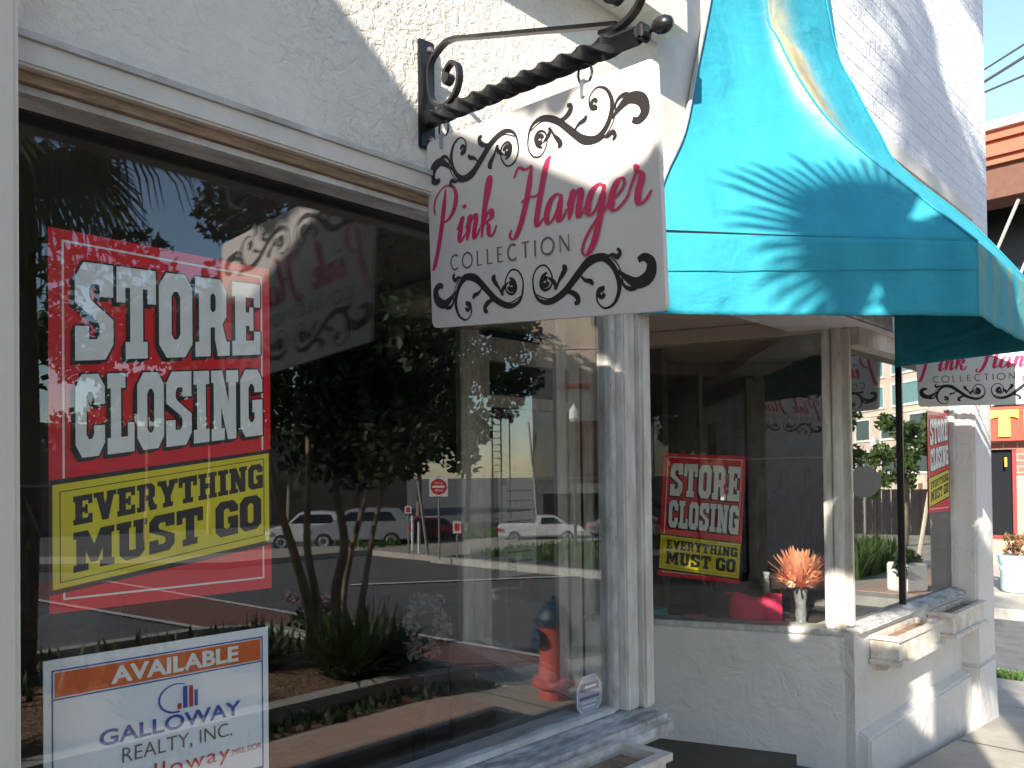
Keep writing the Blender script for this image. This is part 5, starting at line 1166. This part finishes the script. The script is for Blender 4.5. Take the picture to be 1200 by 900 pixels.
# background trees
def bigtree(label, X, Y, h_, r_, m_, n_=26, leaf=.11, per=260, grp='trees across the junction', nm='street_tree'):
    cr = []
    for i in range(n_):
        a = random.uniform(0, 6.283); q = random.uniform(0, 1)**.6*r_; cr.append(((q*math.cos(a), q*math.sin(a), h_*random.uniform(.42, 1.0)), (r_*random.uniform(.22, .36),)*3, per, leaf))
    return tree(nm, label, (X, Y, 0), [([(0, 0, 0), (.05, .03, h_*.3), (0, 0, h_*.6), (.05, 0, h_*.9)], .09, .03), ([(0, 0, h_*.35), (r_*.4, .1, h_*.65)], .04, .015), ([(0, 0, h_*.38), (-r_*.4, -.1, h_*.7)], .04, .015)], cr, m_, group=grp)
bigtree('dark leafy tree directly behind the do not enter sign', 15.2, -15.6, 5.0, 1.9, 'leaf_dark')
bigtree('broad dark tree left of the lattice mast', 16.6, -15.0, 6.6, 1.9, 'leaf_dark', 34)
bigtree('tall dark tree added to darken the mirrored sky high above the do not enter sign', 14.6, -16.6, 9.0, 2.4, 'leaf_dark', 40)  # added to block the bright sky mirrored in the left window
bigtree('tall dark tree at the far left of the parked cars', 9.0, -19.5, 6.5, 2.2, 'leaf_dark')
bigtree('tall dark tree above the silver hatchback', 13.0, -19.0, 7.5, 2.4, 'leaf_dark')
bigtree('dark tree above the white SUV', 11.0, -20.0, 7.0, 2.4, 'leaf')
bigtree('sunlit light green tree beside the office block', 18.6, -3.30, 2.75, .80, 'leaf_light', 17, .07, 150)
bigtree('small light green tree beyond the board fence', 24.5, -7.3, 4.0, 1.3, 'leaf_light', 20, .10, 200)
t = thing('leaning_stake', 'pale timber stake leaning beside the light green tree', 'stake', (15.3, -2.0, 0)); MB().tube([(0, 0, 0), (.35, .12, 1.35)], .035, 6).build('shaft', 'cream', t); MB().lathe([(.05, 0), (.05, .03), (.03, .04)], n=8).build('foot', 'cream', t)

# ---- building seen directly at the right edge
Bt = thing('red_roofed_building', 'brick building with orange-red fascia and white coping across the side street', 'building', (16, 0, 0))
def rb(nm, m_, *a, parent=None): return MB().box(*a).build(nm, m_, parent or Bt)
rb('wall', 'brick_yellow', .0, .3, 2.9, 3.355, -.1, 1.50); rb('wall', 'brick_yellow', .0, .3, 3.356, 12, -.1, .40); rb('upper_brick', 'brick_red', .0, .3, 2.9, 3.355, 1.501, 2.10); rb('lintel', 'brick_red', .0, .3, 3.356, 12, 1.96, 2.10)
wn = rb('window', 'red_frame', .02, .10, 3.357, 3.42, .401, 1.959); rb('window_rail', 'red_frame', .02, .12, 3.421, 6, .401, .47, parent=wn); rb('pane', 'window_black', .10, .12, 3.421, 6, .471, 1.959, parent=wn); rb('frame', 'red_frame', .0, .1, 5, 5.06, .471, 1.959, parent=wn)
rb('sign_fascia', 'red_fascia', -.25, .2, 2.9, 12, 2.101, 2.68)
pl = Plane((-.25, 3.67, 2.17), (0, -1, 0), (0, 0, 1), (-1, 0, 0))
v, f = union2d([R_(0, .34, .42, .45), R_(0, .30, .05, .45), R_(.37, .30, .42, .45), R_(.14, 0, .28, .45)]); 
def ext(v, f, nm, dx):
    mb = MB(); mb.add([pl.P(a+dx, b_, .0) for a, b_ in v]+[pl.P(a+dx, b_, .04) for a, b_ in v], [tuple(q) for q in f]+[tuple(i+len(v) for i in q) for q in f]); return mb.build(nm, 'letter_yellow', Bt)
MB().prism([(0, .45), (0, .30), (.06, .33), (.13, .34), (.12, 0), (.30, 0), (.29, .34), (.36, .33), (.42, .30), (.42, .45)], lambda a, b_, n: pl.P(a, b_, n), .003, .05).build('letter', 'letter_yellow', Bt)
MB().prism([(.50, .45), (.50, 0), (.86, 0), (.86, .12), (.66, .12), (.66, .18), (.82, .18), (.82, .28), (.66, .28), (.66, .34), (.86, .34), (.86, .45)], lambda a, b_, n: pl.P(a, b_, n), .003, .05).build('letter', 'letter_yellow', Bt)
rb('porch_shade', 'window_black', 1.6, 1.7, 2.9, 12, 2.7, 6.7)  # near-black sheet, its colour stands in for shade under the porch roof
rb('orange_fascia', 'red_siding', -.2, 3, 2.9, 12, 6.86, 7.44); rb('fascia_trim', 'red_siding', -.28, -.21, 2.9, 12, 6.98, 7.04); rb('fascia_trim', 'red_siding', -.28, -.21, 2.9, 12, 7.26, 7.31)
rb('coping', 'window_frame', -.3, 3.05, 2.9, 12, 7.445, 7.58); rb('eave_board', 'brown_brick', -.1, .58, 2.9, 12, 6.30, 6.855)
for k_ in range(5):
    y = 2.6+.55*k_; MB().tube([(.05, y, 2.72), (.1, y+.9, 4.4), (.05, y+.1, 6.25)], .03, 6).build('truss_rod', 'pole_grey', Bt)
MB().tube([(.0, 2.9, 4.45), (.0, 12, 4.45)], .025, 6).build('truss_rail', 'pole_grey', Bt)
MB().tube([(-.05, 3.5, 1.66), (-.05, 3.5, 1.82)], .02, 6).build('wall_light', 'amber', Bt)
t = thing('round_planter', 'pale blue round planter with a reddish plant on the pavement across the side street', 'planter', (12.35, 2.62, 0))
k = .52
autosmooth(MB().lathe([(.30*k, 0), (.34*k, .06*k), (.345*k, .5*k), (.37*k, .54*k), (.37*k, .62*k), (.345*k, .66*k), (.38*k, .72*k), (.40*k, .86*k), (.42*k, .92*k), (.38*k, .93*k), (.36*k, .84*k), (.02, .82*k)], n=28).build('pot', 'planter_blue', t), .7)
mb = MB()
for i in range(14):
    a = random.uniform(0, 6.28); r_ = random.uniform(.05, .16); mb.tube([(0, 0, .4), (r_*.5*math.cos(a), r_*.5*math.sin(a), .55), (r_*math.cos(a), r_*math.sin(a), random.uniform(.6, .8))], .006, 5)
mb.build('stems', 'brown_brick', t); joinclouds('leaves', [((random.uniform(-.14, .14), random.uniform(-.14, .14), random.uniform(.5, .78)), (.06, .06, .05), 40, .028) for _ in range(16)], 'red_leaf', t)
for k_, (za, zb) in enumerate(((8.15, 8.75), (7.95, 8.55), (7.80, 8.25))):
    t = thing('overhead_wire', 'dark overhead cable against the sky, %s of three' % ('topmost', 'middle', 'lowest')[k_], 'cable', group='overhead cables')
    MB().tube([(14.5, 14, 9.5-.2*k_), (15.0, 3.6, za), (15.0, 2.9, zb-.35), (15.2, -18, 10.5)], .018 if k_ != 1 else .026, 5).build('cable', 'wire', t)
